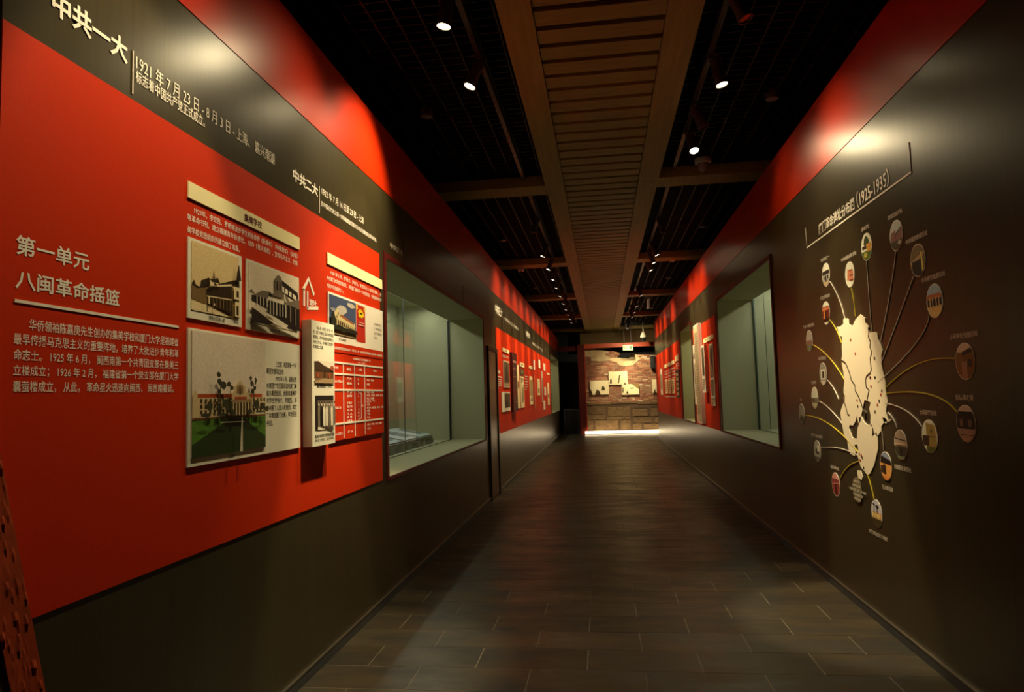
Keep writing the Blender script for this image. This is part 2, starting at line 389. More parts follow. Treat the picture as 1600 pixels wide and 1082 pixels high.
while z < 3.3:
    x = -0.60 - (0.10 if k % 2 else 0)
    while x < 2.65:
        ww = rb_.choice([0.2, 0.2, 0.2, 0.1]); a, c = max(x, -0.6), min(x + ww, 2.68)
        if c - a > .04 and inside(((a + c) / 2, z + .03), lo) and inside((a + .02, z + .05), lo) and not inside(((a + c) / 2, z + .025), pla):
            m = BRICKS[rb_.choices(range(6), [4, 4, 3, 3, 1, 2])[0]]
            slab(bm_, WE, (a + .004, c - .006, z + .004, z + .054 + rb_.uniform(-.003, .003)), -0.02, rb_.uniform(0.0, 0.014), m)
        x += ww
    z += 0.06; k += 1
bm_.build('brick_courses', mur, kind='stuff')
stones = [(-0.623,1.037),(0.103,1.007),(0.115,1.04),(1.217,1.031),(1.228,1.042),(1.994,1.01),(-0.623,1.026),(0.091,0.721),(0.146,0.995),(1.026,0.62),(1.07,0.893),(1.665,0.626),(1.731,0.908),(2.041,0.616),(-0.634,0.728),(0.084,0.534),(0.132,0.631),(1.022,0.521),(1.09,0.607),(1.816,0.371),(1.879,0.598),(2.073,0.365),(-0.641,0.541),(-0.369,0.159),(-0.333,0.533),(0.56,0.138),(0.609,0.532),(1.027,0.128),(1.059,0.378),(1.417,0.119),(1.448,0.358),(2.062,0.104)]
sh = [(stones[i], stones[i + 1]) for i in range(0, len(stones), 2)][3:]
mb = MB(); slab(mb, WE, (-.6, 2.68, .1, 1.15), -.019, .004, mat('stone_joint', (0.09, 0.055, 0.03), .9)); mb.build('stone_joints', mur)
caps = [(-0.56, 0.3, 1.09, 1.155), (0.31, 1.3, 1.10, 1.155), (1.31, 2.6, 1.07, 1.155)]
def stone(r0, r1, z0, z1):
    mb = MB(); j = lambda s=.012: rb_.uniform(-s, s); pts = []
    n = 3
    for i in range(n): pts.append((r0 + (r1 - r0) * i / n, z0 + j()))
    for i in range(2): pts.append((r1 + j(), z0 + (z1 - z0) * i / 2))
    for i in range(n): pts.append((r1 - (r1 - r0) * i / n, z1 + j()))
    for i in range(2): pts.append((r0 + j(), z1 - (z1 - z0) * i / 2))
    cx, cz = (r0 + r1) / 2, (z0 + z1) / 2
    inn = [(cx + (a - cx) * .93, cz + (c - cz) * .86) for a, c in pts]
    mb.rings([[WE.P(a, c, -0.03) for a, c in pts], [WE.P(a, c, 0.015) for a, c in pts], [WE.P(a, c, 0.035) for a, c in inn]], STONE); mb.build('stone', mur)
for p, q in sh:
    z0, z1 = min(p[1], q[1]), max(p[1], q[1]); r0, r1 = min(p[0], q[0]), max(p[0], q[0]); r1 = min(r1, 2.65)
    if r1 - r0 > .1 and z1 - z0 > .05: stone(r0 + .015, r1 - .015, max(z0, .12) + .008, z1 - .008)
for c in caps: stone(*c)
# photo boards on the brick wall
def pboard(W, rect, label, layers, group, edge=0.03, base=PAPER, name='photo_board', cat='photo board', border=0.0, d0=0.001, step=0.0006, capt=None, gap=0.0):
    r0, r1, z0, z1 = rect; org = W.P((r0 + r1) / 2, z0, d0 + gap)
    t = thing(name, label, cat, org, group)
    mb = MB(); slab(mb, W, rect, d0 + gap, d0 + gap + edge, base); mb.build('backing_board', t)
    if layers:
        mb = MB(); art(mb, W, (r0 + border, r1 - border, z0 + border, z1 - border), layers, d0 + gap + edge + step, step); mb.build('photo_print', t)
    return t
gold = worn(245, 232, 190); dk = worn(70, 55, 30)
for rc, lab, lay in [
    ((-0.449,0.246,1.462,1.987), 'lower left of three small photo boards on the brick wall, two figures', [(gold, R4(0, 1, 0, 1)), (dk, [(0, 0), (.12, 0), (.1, .2), (0, .45)]), (dk, [(.25, 0), (.55, 0), (.5, .25), (.36, .38)]), (dk, [(.62, .3), (.8, .32), (.76, .55), (.66, .6)])]),
    ((0.257,0.951,1.811,2.301), 'topmost bright photo board on the brick wall', [(gold, R4(0, 1, 0, 1)), (dk, [(.05, .1), (.16, .1), (.16, .4), (.08, .45)]), (dk, [(.48, .1), (.54, .1), (.6, .6), (.66, .75), (.56, .7)]), (dk, [(.8, 0), (.9, 0), (.85, .2)])]),
    ((0.722,1.366,1.43,1.819), 'lower right photo board on the brick wall with a rocky slope', [(gold, R4(0, 1, 0, 1)), (dk, [(.03, .2), (.1, .2), (.1, .7), (.05, .7)]), (dk, [(.25, .1), (.38, .1), (.32, .4)]), (worn(150, 125, 70), [(.6, 1), (1, .5), (1, 1)]), (dk, [(.5, .6), (.7, .62), (.7, .66), (.5, .65)])]),
    ((1.846,2,1.47,1.962), 'photo board on the brick wall half hidden by the right partition', [(gold, R4(0, 1, 0, 1)), (dk, [(.2, 0), (.8, 0), (.6, .3)])])]:
    pboard(WE, rc, lab, lay, 'photo boards on the brick wall', edge=0.05, step=0.004, gap=0.035)
sp = thing('wall_speaker', 'small black speaker box high on the right of the brick wall', 'speaker', (2.03, 26.1, 2.3))
mb = MB(); r = (1.813,1.969,2.374,2.833); mb.box(r[0], r[1], 25.98, 26.14, r[2], r[3], NAVY); mb.build('cabinet', sp)
mb = MB(); mb.box(r[0] + .02, r[1] - .02, 25.965, 25.98, r[2] + .02, r[3] - .02, BLACK); mb.build('grille', sp)
# rail frame in the dark opening
rf = thing('barrier_frame', 'dark steel barrier frame standing in the dark opening left of the red post', 'barrier', (-1.2, 26.3, 0))
mb = MB(); mb.box(-1.47, -0.90, 26.28, 26.33, 0.90, 0.95, STEELB); mb.build('top_rail', rf)
for x in (-1.47, -0.945):
    mb = MB(); mb.box(x, x + .04, 26.28, 26.33, 0, 0.90, STEELB); mb.build('post', rf)
mb = MB(); mb.box(-1.42, -0.95, 26.29, 26.31, 0.05, 0.88, BLACK); mb.build('panel', rf)
# exit sign hung below the lintel
ex = thing('exit_sign', 'small lit green and white exit sign hanging below the red lintel', 'sign', (0.98, 25.6, 3.0))
r = (0.829,1.2,3.091,3.29); SX = Surf((0, 25.6, 0), (1, 0, 0)); r = tuple(v * 25.6 / YE if i < 2 else 1.5 + (v - 1.5) * 25.6 / YE for i, v in enumerate(r))
mb = MB(); slab(mb, SX, r, -0.03, 0.0, mat('sign_face', (0.32, 0.42, 0.22), 0.5, emit=0.5)); mb.build('light_box', ex)
mb = MB(); G = mat('sign_green', (0.03, 0.09, 0.03), 0.5)
art(mb, SX, r, [(G, R4(.12, .36, .62, .74)), (G, R4(.14, .19, .25, .62)), (G, R4(.22, .34, .25, .34)), (G, R4(.30, .35, .34, .6)), (G, [(.66, .2), (.9, .2), (.92, .55), (.86, .8), (.7, .8), (.66, .5)])], 0.004, 0.002); mb.build('pictogram', ex, kind='stuff')
for xh in (r[0] + .05, r[1] - .06): mb = MB(); mb.box(xh, xh + .01, 25.61, 25.62, r[3], 4.0, BLACK); mb.build('hanger', ex)

# ------------------------------------------------------------------ ceiling
ZB = 3.90
ce = struct('ceiling')
mb = MB(); mb.box(-3.4, 3.4, -3.1, 29.1, 4.75, 4.9, BLACKM); mb.build('slab', ce)
X0, X1, X2, X3 = -0.558, -0.345, 0.50, 0.722
for a, c in ((X0, X1), (X2, X3)):
    y = 0.0
    while y < 27.9:
        e = min(y + 3.96, 27.9); mb = MB(); mb.box(a, c, y, e - .006, ZB, ZB + .10, WOODL); mb.build('border_board', ce); y += 3.96
sm = MB(); sm.box(0, X2 - X1 - .01, 0, 0.175, 0, 0.03, WOOD); sme = sm.mesh('slat')
y = 4.19 - 0.2335 * 14; n = 0
while y < 27.7:
    o = bpy.data.objects.new('slat', sme); COL.objects.link(o); o.parent = ce; o.location = (X1 + .005, y, ZB + .012); y += 0.2335; n += 1
mb = MB(); mb.box(X1, X2, 0, 27.9, ZB + .09, ZB + .10, mat('strip_backing', (0.05, 0.042, 0.034), 0.8)); mb.build('strip_backing', ce)
BY = [3.2, 7.80, 12.55, 17.2, 21.8, 26.4]
for yb in BY:
    for a, c in ((-3.25, X0), (X3, 3.25)):
        mb = MB(); mb.box(a, c, yb, yb + .36, ZB + .005, ZB + .125, WOODL); mb.build('cross_beam', ce)
for a, c in ((-2.1, X0 - .01), (X3 + .01, 2.1)):
    mb = MB(); y = 1.2
    while y < 27.6:
        mb.box(a, c, y, y + .008, 4.03, 4.075, GRID); y += 0.10
    mb.build('louvre_blades', ce, kind='stuff')
    mb = MB(); x = a + .02
    while x < c:
        mb.box(x, x + .010, 1.2, 27.6, 4.018, 4.075, GRIDB); x += 0.163
    mb.build('louvre_runners', ce, kind='stuff')
    rr_ = random.Random(5); mb = MB()          # service pipes and hangers above the louvres
    for i in range(46):
        y = rr_.uniform(2, 12); x = rr_.uniform(a, c); h = rr_.uniform(4.12, 4.5)
        if i % 2: mb.box(a, c, y, y + .03, h, h + .03, GRID)
        else: mb.box(x, x + .03, y, y + 1.6, h, h + .03, GRID)
    mb.build('service_pipes', ce, kind='stuff')

def track(x, segs, label):
    t = thing('lighting_track', label, 'lighting track', (x, 0, 3.97), 'lighting tracks')
    for a, c in segs:
        mb = MB(); mb.box(x - .018, x + .018, a, c, 3.975, 4.015, BODY); mb.build('rail', t)
        mb = MB(); mb.box(x - .014, x - .009, a + .02, c - .02, 3.970, 3.977, TRACKHI); mb.box(x + .009, x + .014, a + .02, c - .02, 3.970, 3.977, TRACKHI); mb.build('highlight_strip', t)  # thin strips paint the coppery highlight lines onto the rail
track(-0.80, [(1.0, 7.75), (8.25, 12.5), (12.95, 17.15), (17.6, 21.75), (22.2, 24.0)], 'black lighting track left of the slatted ceiling strip')
track(0.885, [(3.6, 7.75), (8.25, 12.5), (12.95, 17.15), (17.6, 21.75), (22.2, 24.8)], 'black lighting track right of the slatted ceiling strip')

# track spotlights: lens centre at the origin of the head, head tilted towards its wall
def spot_proto(lit):
    t = thing('track_spotlight', None, 'spotlight')
    body = MB(); body.lathe([(0.036, 0.215), (0.040, 0.205), (0.040, 0.06), (0.046, 0.03), (0.048, 0.0), (0.041, 0.0), (0.038, 0.014)], BODY, 20, cap1=False); body_o = body.build('lamp_body', t, smooth=True)
    l = MB(); l.lathe([(0.0405, 0.013), (0.0405, 0.008)], LENS if lit else LENSOFF, 20); l.build('lens', t)
    return t
SP = {True: spot_proto(True), False: spot_proto(False)}; used = {True: False, False: False}
br = MB(); br.box(-.012, .012, -.012, .012, 0, 1, BODY); brm = br.mesh('bracket')
ad = MB(); ad.box(-.016, .016, -.05, .05, -.03, 0, BODY); adm = ad.mesh('track_adapter')
wide = {}
def lamp(pos, trackx, aim, lit, label, ew=1.0, eb=1.0, size=100, blend=1.0, beam=34, wdir=None, group='track spotlights'):
    p = Vector(pos); d = Vector(aim).normalized()
    if used[lit]: o = dup(SP[lit])
    else: o = SP[lit]; used[lit] = True
    o['label'] = label; o['group'] = group; o['category'] = 'spotlight'
    o.location = p; q = (-d).to_track_quat('Z', 'Y'); o.rotation_mode = 'QUATERNION'; o.rotation_quaternion = q
    # adapter on the track and a short stem down to the head
    top = p - d * 0.17; a = bpy.data.objects.new('track_adapter', adm); COL.objects.link(a); a.parent = o
    inv = Matrix.LocRotScale(p, q, None).inverted()
    a.matrix_local = inv @ Matrix.Translation((trackx, top.y, 3.975))
    s0 = Vector((trackx, top.y, 3.945)); s1 = top; v = s0 - s1; L_ = v.length
    bobj = bpy.data.objects.new('bracket', brm); COL.objects.link(bobj); bobj.parent = o
    bobj.matrix_local = inv @ Matrix.LocRotScale(s1, v.to_track_quat('Z', 'Y'), (1, 1, max(L_, .02)))
    if lit:
        for nm, e, sz, bl, rad in (('wide', E_WIDE * ew, size, blend, 0.04), ('beam', E_BEAM * eb, beam, 0.7, 0.03)):
            ld = bpy.data.lights.new('spot_' + nm, 'SPOT'); ld.energy = e; ld.color = WARM; ld.spot_size = math.radians(sz); ld.spot_blend = bl if nm == 'wide' else .45; ld.shadow_soft_size = rad
            lo_ = bpy.data.objects.new('spot_' + nm, ld); COL.objects.link(lo_); lo_.parent = o; lo_.location = (0, 0, -0.03)
            if nm == 'wide':
                wd = Vector(wdir or (math.copysign(.72, d.x), d.y, -.70)); lo_.rotation_mode = 'QUATERNION'; lo_.rotation_quaternion = q.inverted() @ (-wd).to_track_quat('Z', 'Y')
    return o
AL = (-0.30, 0, -0.95); AR = (0.30, 0, -0.95)
def G(x, y, lit, lab, aim=None, tx=None, **k): lamp((x, y, 3.75), -0.80 if x < 0 else 0.885, aim or (AL if x < 0 else AR), lit, lab, **k)
G(-0.87, 2.25, True, 'lit track spotlight on the left track over the unit title, nearest the leaning pier', aim=(-.42, 0, -.91), beam=52, eb=.75, wdir=(-.60, 0, -.80), ew=.6)
G(-0.87, 3.97, True, 'lit black track spotlight nearest the camera, left of the ceiling strip', aim=(-.16, .0, -.98), beam=31, eb=2.9, ew=.45, wdir=(-.50, -.38, -.80))
G(-0.87, 4.80, True, 'lit track spotlight left of the ceiling strip, second of the two near ones', aim=(-.36, -.13, -.92), size=84, blend=.8, ew=1.9, eb=.3)
lx = [11.1, 12.3, 13.45, 14.55, 15.8, 17.15, 18.35, 19.6, 20.7, 21.75]
nm = ['nearest', 'second', 'third', 'fourth', 'fifth', 'sixth', 'seventh', 'eighth', 'ninth', 'farthest']
for i, y in enumerate(lx):
    G(-0.88, y, True, aim=(-.40, 0, -.92), lab= '%s spotlight in the far row of ten lit ones on the left track' % nm[i], beam=24, size=66, blend=1.0, ew=.2, eb=1.45)
G(-0.86, 9.4, False, 'unlit black track spotlight above the left showcase')
G(0.955, 4.22, False, 'unlit black track spotlight at the top edge right of the ceiling strip', aim=(.35, -.1, -.9))
G(0.965, 5.13, True, 'lit track spotlight right of the ceiling strip, nearest lit one', ew=.34, aim=(.19, -.08, -.97), wdir=(.62, -.1, -.78), beam=30, eb=3.6)
G(0.95, 5.95, False, 'unlit track spotlight between the two near lit ones on the right track', aim=(.35, -.1, -.9))
G(0.945, 6.53, True, 'lit track spotlight with a glare just before the right dome camera', aim=(.12, -.45, -.88), ew=0.15, eb=0.4, wdir=(.6,-.3,-.7))
G(0.96, 9.9, False, 'unlit black track spotlight above the right showcase')
for i, y in enumerate([11.5, 12.2, 12.95, 16.25, 18.3, 19.7, 20.9]):
    G(0.985, y, True, aim=(.40, 0, -.92), lab= '%s spotlight in the far row of seven lit ones on the right track' % (nm[i] if i < 6 else 'farthest'), beam=24, size=66, blend=1.0, ew=.2, eb=1.45)
G(0.95, 23.9, True, 'lit spotlight on the right track turned to the brick wall, left one', wdir=(-.25, .9, -.72), aim=(-.15, .9, -.72), ew=.8, eb=2.3, beam=38)
G(0.96, 24.5, True, 'lit spotlight on the right track turned to the brick wall, right one', wdir=(.25, .8, -.75), aim=(.25, .8, -.75), ew=.8, eb=1.5, beam=40)

# ceiling discs, dome camera, sensors
def disc(x, y, label, m=None, name='recessed_downlight'):
    t = thing(name, label, 'downlight', (x, y, 3.99), 'unlit ceiling downlights')
    mb = MB(); mb.lathe([(0.062, 4.12), (0.062, 4.0), (0.058, 3.99), (0.050, 3.99), (0.047, 4.0)], BODY, 24, x, y, cap1=False); mb.build('can', t, smooth=True)
    mb = MB(); mb.lathe([(0.050, 4.0), (0.047, 3.992), (0.018, 3.985), (0.0, 3.984)], m or mat('frosted_glass_unlit', (0.30, 0.27, 0.30), 0.3, 0.6), 24, x, y, cap0=False, cap1=False); mb.build('diffuser', t, smooth=True)
disc(-1.45, 5.83, 'round unlit downlight in the dark ceiling near the left wall, nearest'); disc(1.55, 6.05, 'round unlit downlight in the dark ceiling near the right wall, nearest')
disc(-1.49, 10.85, 'round unlit downlight above the left showcase'); disc(1.62, 10.7, 'round unlit downlight above the right showcase')
disc(1.55, 15.45, 'round unlit downlight near the right wall between the third and fourth cross beam'); disc(-1.44, 15.9, 'round unlit downlight near the left wall between the third and fourth cross beam')
disc(-1.44, 20.4, 'farthest round unlit downlight by the left wall'); disc(1.56, 20.9, 'farthest round unlit downlight by the right wall')
dc = thing('dome_camera', 'white ceiling dome camera before the first cross beam on the right', 'camera', (1.19, 7.62, 3.95))
mb = MB(); mb.lathe([(0.088, 4.03), (0.092, 4.0), (0.088, 3.985), (0.06, 3.975)], PLASTIC, 24, 1.19, 7.62); mb.build('mounting_ring', dc, smooth=True)
mb = MB(); mb.lathe([(0.062, 3.98), (0.062, 3.95), (0.055, 3.92), (0.036, 3.895), (0.0, 3.885)], mat('smoked_dome', (0.26, 0.24, 0.28), 0.2, 0.6), 24, 1.19, 7.62, cap1=False); mb.build('dome', dc, smooth=True)
sn = thing('ceiling_sensor', 'small white box sensor under the second cross beam on the left', 'sensor', (-1.42, 12.75, 3.84))
mb = MB(); mb.box(-1.47, -1.37, 12.68, 12.80, 3.83, 3.905, PLASTIC); mb.build('housing', sn); mb = MB(); mb.lathe([(0.02, 3.83), (0.012, 3.82)], BLACK, 12, -1.42, 12.74); mb.build('lens', sn)
sd = thing('smoke_detector', 'small white round smoke detector under the second cross beam on the right', 'detector', (1.36, 12.75, 3.86))
mb = MB(); mb.lathe([(0.055, 3.905), (0.055, 3.885), (0.045, 3.87)], PLASTICW, 20, 1.36, 12.75); mb.build('base', sd, smooth=True); mb = MB(); mb.lathe([(0.03, 3.87), (0.025, 3.86)], PLASTICW, 16, 1.36, 12.75); mb.build('vent', sd, smooth=True)
hs = thing('hanging_sign', 'narrow pale sign seen edge on, hanging by the right track', 'sign', (1.22, 17.45, 3.6))
mb = MB(); mb.box(1.20, 1.235, 17.2, 17.6, 3.58, 3.80, mat('pale_sign_box', (0.55, 0.50, 0.30), 0.5, emit=0.08)); mb.build('light_box', hs)
for yh in (17.25, 17.54): mb = MB(); mb.box(1.212, 1.222, yh, yh + .01, 3.8, 4.02, BLACK); mb.build('hanger', hs)
pc = thing('pendant_camera', 'white and black pendant dome camera before the red lintel', 'camera', (1.55, 25.3, 3.4))
mb = MB(); mb.lathe([(0.02, 4.03), (0.02, 3.70), (0.05, 3.66), (0.095, 3.58), (0.115, 3.50), (0.115, 3.475)], PLASTICW, 20, 1.55, 25.3); mb.build('housing', pc, smooth=True)
mb = MB(); mb.lathe([(0.09, 3.475), (0.09, 3.43), (0.07, 3.37), (0.03, 3.34), (0, 3.335)], BLACK, 20, 1.55, 25.3, cap1=False); mb.build('dome', pc, smooth=True)

# ------------------------------------------------------------------ showcases
def showcase(name, W, c, sgn, label, inner=True, dep=0.49, deep=1.25, seams=(), light=E_CASE, tint=(0.95, 1.0, 0.80)):
    y0, y1, z0, z1 = c; r0, r1 = (y0, y1) if sgn > 0 else (-y1, -y0); t = .03; e = .001
    root = thing(name, label, 'showcase', W.P((r0 + r1) / 2, z0 - t, -dep))
    zi = z1 + 0.22
    mb = MB(); slab(mb, W, (r0 + e, r1 - e, z0 - t, z0), -deep, -.001, CASE); mb.build('sill', root)
    mb = MB(); slab(mb, W, (r0 + e, r1 - e, z1, z1 + t), -dep, -.001, CASE); slab(mb, W, (r0 + e, r1 - e, z1 + t, zi), -dep, -dep + .03, CASE); mb.build('soffit', root)
    mb = MB(); slab(mb, W, (r0 - t, r0, z0, zi), -deep, -.121, CASE); slab(mb, W, (r0 + e, r0 + .004, z0, z1), -.121, -.001, CASE); mb.build('end_panel', root)
    mb = MB(); slab(mb, W, (r1, r1 + t, z0, zi), -deep, -.121, CASE); slab(mb, W, (r1 - .004, r1 - e, z0, z1), -.121, -.001, CASE); mb.build('end_panel', root)
    mb = MB(); slab(mb, W, (r0, r1, z0, zi), -deep - t, -deep, CASE); mb.build('back_panel', root)
    mb = MB(); slab(mb, W, (r0, r1, zi, zi + t), -deep, -dep, CASE); mb.build('top_panel', root)
    cuts = [r0 + .004] + list(seams) + [r1 - .004]
    for a, b_ in zip(cuts[:-1], cuts[1:]):
        mb = MB(); r4 = (a + .002, b_ - .002, z0 + .002, z1 - .001)
        mb.poly([W.P(r4[0], r4[2], -dep - .006), W.P(r4[1], r4[2], -dep - .006), W.P(r4[1], r4[3], -dep - .006), W.P(r4[0], r4[3], -dep - .006)], GLASS); mb.build('glass_pane', root)
    mb = MB()
    for a in seams: slab(mb, W, (a - .0018, a + .0018, z0 + .002, z1), -dep - .012, -dep - .004, GEDGE)
    far_r = r1 if sgn > 0 else r0
    slab(mb, W, ((far_r - .03, far_r - .004) if sgn > 0 else (far_r + .004, far_r + .03)) + (z0 + .001, z1), -dep - .02, -dep, BLACK if sgn > 0 else GEDGE)
    slab(mb, W, (r0 + .01, r1 - .01, z0 + .0005, z0 + .006), -dep - .014, -dep, GEDGE)
    mb.build('glass_channel', root)
    mb = MB(); slab(mb, W, (r0 + .1, r1 - .1, zi - .03, zi - .005), -dep - .12, -dep - .06, LEDC); mb.build('light_bar', root)
    ld = bpy.data.lights.new('case_light', 'AREA'); ld.shape = 'RECTANGLE'; ld.size = r1 - r0 - .3; ld.size_y = .08; ld.energy = light * (r1 - r0); ld.color = tint
    lo_ = bpy.data.objects.new('case_light', ld); COL.objects.link(lo_); lo_.parent = root
    pos = W.P((r0 + r1) / 2, zi - .045, -dep - .30); lo_.location = pos - root.location; lo_.rotation_euler = (0, 0, math.radians(90))
    return root
showcase('display_case', WL, CL, 1, 'long lit grey-green showcase recessed in the left wall with open albums behind glass', seams=(7.36,))
showcase('display_case', WR, CR, -1, 'lit grey-green showcase recessed in the right wall beside the site map', seams=(-9.55,))
showcase('display_case', WL, CL2, 1, 'farthest lit showcase recessed at the end of the left wall', light=4, tint=(1.0, .96, .62))
showcase('display_case', WR, CR2, -1, 'narrow lit showcase recessed in the right wall between red exhibit boards', light=9, tint=(1.0, .93, .52))

pos_n = ['nearest', 'second from the camera', 'third from the camera', 'farthest']
for i, y in enumerate([6.45, 7.10, 7.75, 8.40]):
    al = thing('open_album', 'open album on a low slanted stand in the left showcase, %s' % pos_n[i], 'album', (-2.45, y + .29, CL[2]), 'open albums in the left showcase')
    a, c = y, y + .57; xf, xb = -2.24, -2.74; zf, zk = CL[2] + .10, CL[2] + .20
    def wedge(mb, a, c, xf, xb, t0, t1, m): 
        fz = lambda x: zf + (zk - zf) * (x + 2.24) / (-.5)
        mb.box8([(xb, a, fz(xb) + t0), (xf, a, fz(xf) + t0), (xf, c, fz(xf) + t0), (xb, c, fz(xb) + t0), (xb, a, fz(xb) + t1), (xf, a, fz(xf) + t1), (xf, c, fz(xf) + t1), (xb, c, fz(xb) + t1)], m)
    mb = MB(); wedge(mb, a, c, xf, xb, -.035, 0, ALBUMD); mb.build('cover', al)
    mb = MB(); wedge(mb, a + .02, a + .28, xf - .02, xb + .02, 0, .014, ALBUM); mb.build('page_block', al)
    mb = MB(); wedge(mb, a + .29, c - .02, xf - .02, xb + .02, 0, .014, ALBUM); mb.build('page_block', al)
    mb = MB(); wedge(mb, a + .33, c - .07, xf - .10, xb + .10, .0145, .0165, worn(90, 105, 105)); mb.build('mounted_print', al)
    for yy in (a + .06, c - .12):
        mb = MB(); mb.prism([(xf - .0, yy, CL[2]), (xb, yy, CL[2]), (xb, yy, zk - .035), (xb + .04, yy, zk - .04), (xf - .08, yy, CL[2] + .05), (xf + .03, yy, zf - .03), (xf + .03, yy, CL[2] + .02)], (0, .05, 0), ALBUMD); mb.build('stand_foot', al)
es = thing('display_easel', 'small dark curved display stand on the sill inside the right showcase', 'stand', (2.35, 7.6, CR[2]))
mb = MB(); n = 9
mb.rings([[(2.3 + .10 * math.cos(a) , 7.5 + .0 + dy, CR[2] + .012 + .11 * math.sin(a)) for dy in (0, .02)] + [(2.3 + .085 * math.cos(a), 7.5 + dy, CR[2] + .012 + .095 * math.sin(a)) for dy in (.02, 0)] for a in [math.pi * j / (n - 1) for j in range(n)]], BLACK); mb.build('arch', es, smooth=True)
mb = MB(); mb.box(2.18, 2.42, 7.46, 7.56, CR[2], CR[2] + .012, BLACK); mb.build('base', es)

# ------------------------------------------------------------------ lettering on the left wall
D = 0.0075
ti = thing('unit_title', 'large white two-line unit title with a white rule on the red board', 'lettering', WL.P(1.9, 1.66, D))
mb = MB()
def tx(s, p0, p1, m=WHITE, bold=0.0, d=D, W=WL, h0=None):
    """text between the top-left and bottom-right corners given on the wall"""
    text(mb, W, s, (p0[0], p1[0], p1[1], p0[1]), d, m, bold)
rA = (1.746,2.03,1.945,2.003); rB = (1.747,2.174,1.847,1.903)
text(mb, WL, '第一单元', rA, D, WHITE, .016); mb.build('title_line', ti)
mb = MB(); text(mb, WL, '八闽革命摇篮', rB, D, WHITE, .016); mb.build('title_line', ti)
mb = MB(); strip(mb, WL, [(1.744,1.811), (2.51,1.809)], .009, D, WHITE); mb.build('rule', ti)
bt = thing('intro_text', 'white five-line introduction paragraph below the rule on the red board', 'lettering', WL.P(2.3, 1.4, D))
mb = MB()
lines5 = [('华侨领袖陈嘉庚先生创办的集美学校和厦门大学是福建省', (1.797,1.764), (2.51,1.753)),
          ('最早传播马克思主义的重要阵地，培养了大批进步青年和革', (1.745,1.719), (2.511,1.708)),
          ('命志士。 1925 年 6 月， 闽西南第一个共青团支部在集美三', (1.746,1.675), (2.511,1.662)),
          ('立楼成立； 1926 年 2 月， 福建省第一个党支部在厦门大学', (1.746,1.63), (2.511,1.616)),
          ('囊萤楼成立， 从此， 革命星火迅速向闽西、 闽西南蔓延。', (1.746,1.588), (2.483,1.569))]
zt_ = [(1.796,1.778)[1], (1.745,1.733)[1], (1.745,1.688)[1], (1.746,1.641)[1], (1.746,1.598)[1]]
for i, (s_, p0, p1) in enumerate(lines5):
    h = 0.033; zc = 1.5 + (zt_[0] - 1.5) - 0.03 - i * (zt_[0] - zt_[4]) / 4
    mb = MB(); line(mb, WL, s_, p0[0], p1[0], zc, h, D, WHITE, .004); mb.build('text_line', bt)
# congress headings in the dark band
def heading(title, x0, x1, zt0, zt1, bar, l1, l1x, z1_, l2, l2x, z2_, label, m=WHITE, m2=None, bz=(Z2 + .03, Z2 + .26)):
    t = thing('congress_heading', label, 'lettering', WL.P(x0, zt0, .002)); 
    mb = MB(); text(mb, WL, title, (x0, x1, zt0, zt1), .003, m, .03); mb.build('title_lettering', t)
    mb = MB(); strip(mb, WL, [(bar, bz[0]), (bar, bz[1])], .007, .002, m2 or GREYVINYL); mb.build('divider', t)
    mb = MB(); text(mb, WL, l1, (*l1x, *z1_), .003, m2 or m, .0); mb.build('date_lettering', t)
    if l2: mb = MB(); text(mb, WL, l2, (*l2x, *z2_), .003, m2 or m, .008); mb.build('subtitle_lettering', t)
H0 = (1.868,2.748); H1 = (2.207,2.724)
a_, b_ = (1.862,2.756), (2.21,2.742)
zb0, zt0 = (2.207,2.72)[1], (2.205,2.819)[1]
def yx(px): return px
heading('中共一大', (1.863,2.746)[0], (2.208,2.753)[0], (2.207,2.72)[1] + .005, (2.146,2.802)[1] + .01, (2.236,2.695)[0],
        '1921 年 7 月 23 日 - 8 月 3 日 - 上海、 嘉兴南湖', ((2.254,2.776)[0], (3.331,2.795)[0]), ((2.357,2.727)[1] + .005, (2.356,2.792)[1]),
        '标志着中国共产党正式成立。', ((2.252,2.707)[0], (2.695,2.712)[0]), ((2.266,2.688)[1] - .004, (2.266,2.721)[1] + .01),
        'white congress heading with date, largest and nearest in the dark band', bz=((2.237,2.631)[1], (2.235,2.793)[1]))
heading('中共二大', (3.549,2.764)[0], (3.886,2.735)[0], (3.885,2.72)[1], (3.549,2.793)[1], (3.909,2.722)[0],
        '1922 年 7 月 16 日至 23 日 - 上海', ((3.944,2.772)[0], (4.689,2.781)[0]), ((4.681,2.754)[1], (4.683,2.799)[1] + .006),
        '在中国近代史上第一次明确提出彻底的反帝反封建的民主革命纲领。', ((3.932,2.698)[0], (4.974,2.691)[0]), ((3.971,2.684)[1], (3.972,2.716)[1]),
        'white congress heading above the red board next to the left showcase', bz=((3.907,2.632)[1], (3.911,2.798)[1]))
heading('中共三大', (5.311,2.755)[0], (5.671,2.751)[0], (5.669,2.717)[1], (5.312,2.766)[1], (5.708,2.73)[0],
        '1923 年 6 月 12 日至 20 日 - 广州', ((5.748,2.738)[0], (6.525,2.767)[0]), ((5.889,2.743)[1], (5.892,2.79)[1]),
        '', (7, 8), (2.7, 2.75), 'dim congress heading above the left showcase', GREYVINYL, DIMVINYL)
heading('中共四大', (7.698,2.779)[0], (8.212,2.796)[0], (8.205,2.74)[1], (7.697,2.764)[1], (8.266,2.764)[0],
        '1925 年 1 月 11 日至 22 日 - 上海', ((8.327,2.773)[0], (9.206,2.767)[0]), (2.80, 2.88), '', (7, 8), (2.7, 2.75), 'very faint congress heading at the far end above the left showcase', DIMVINYL, DIMVINYL)
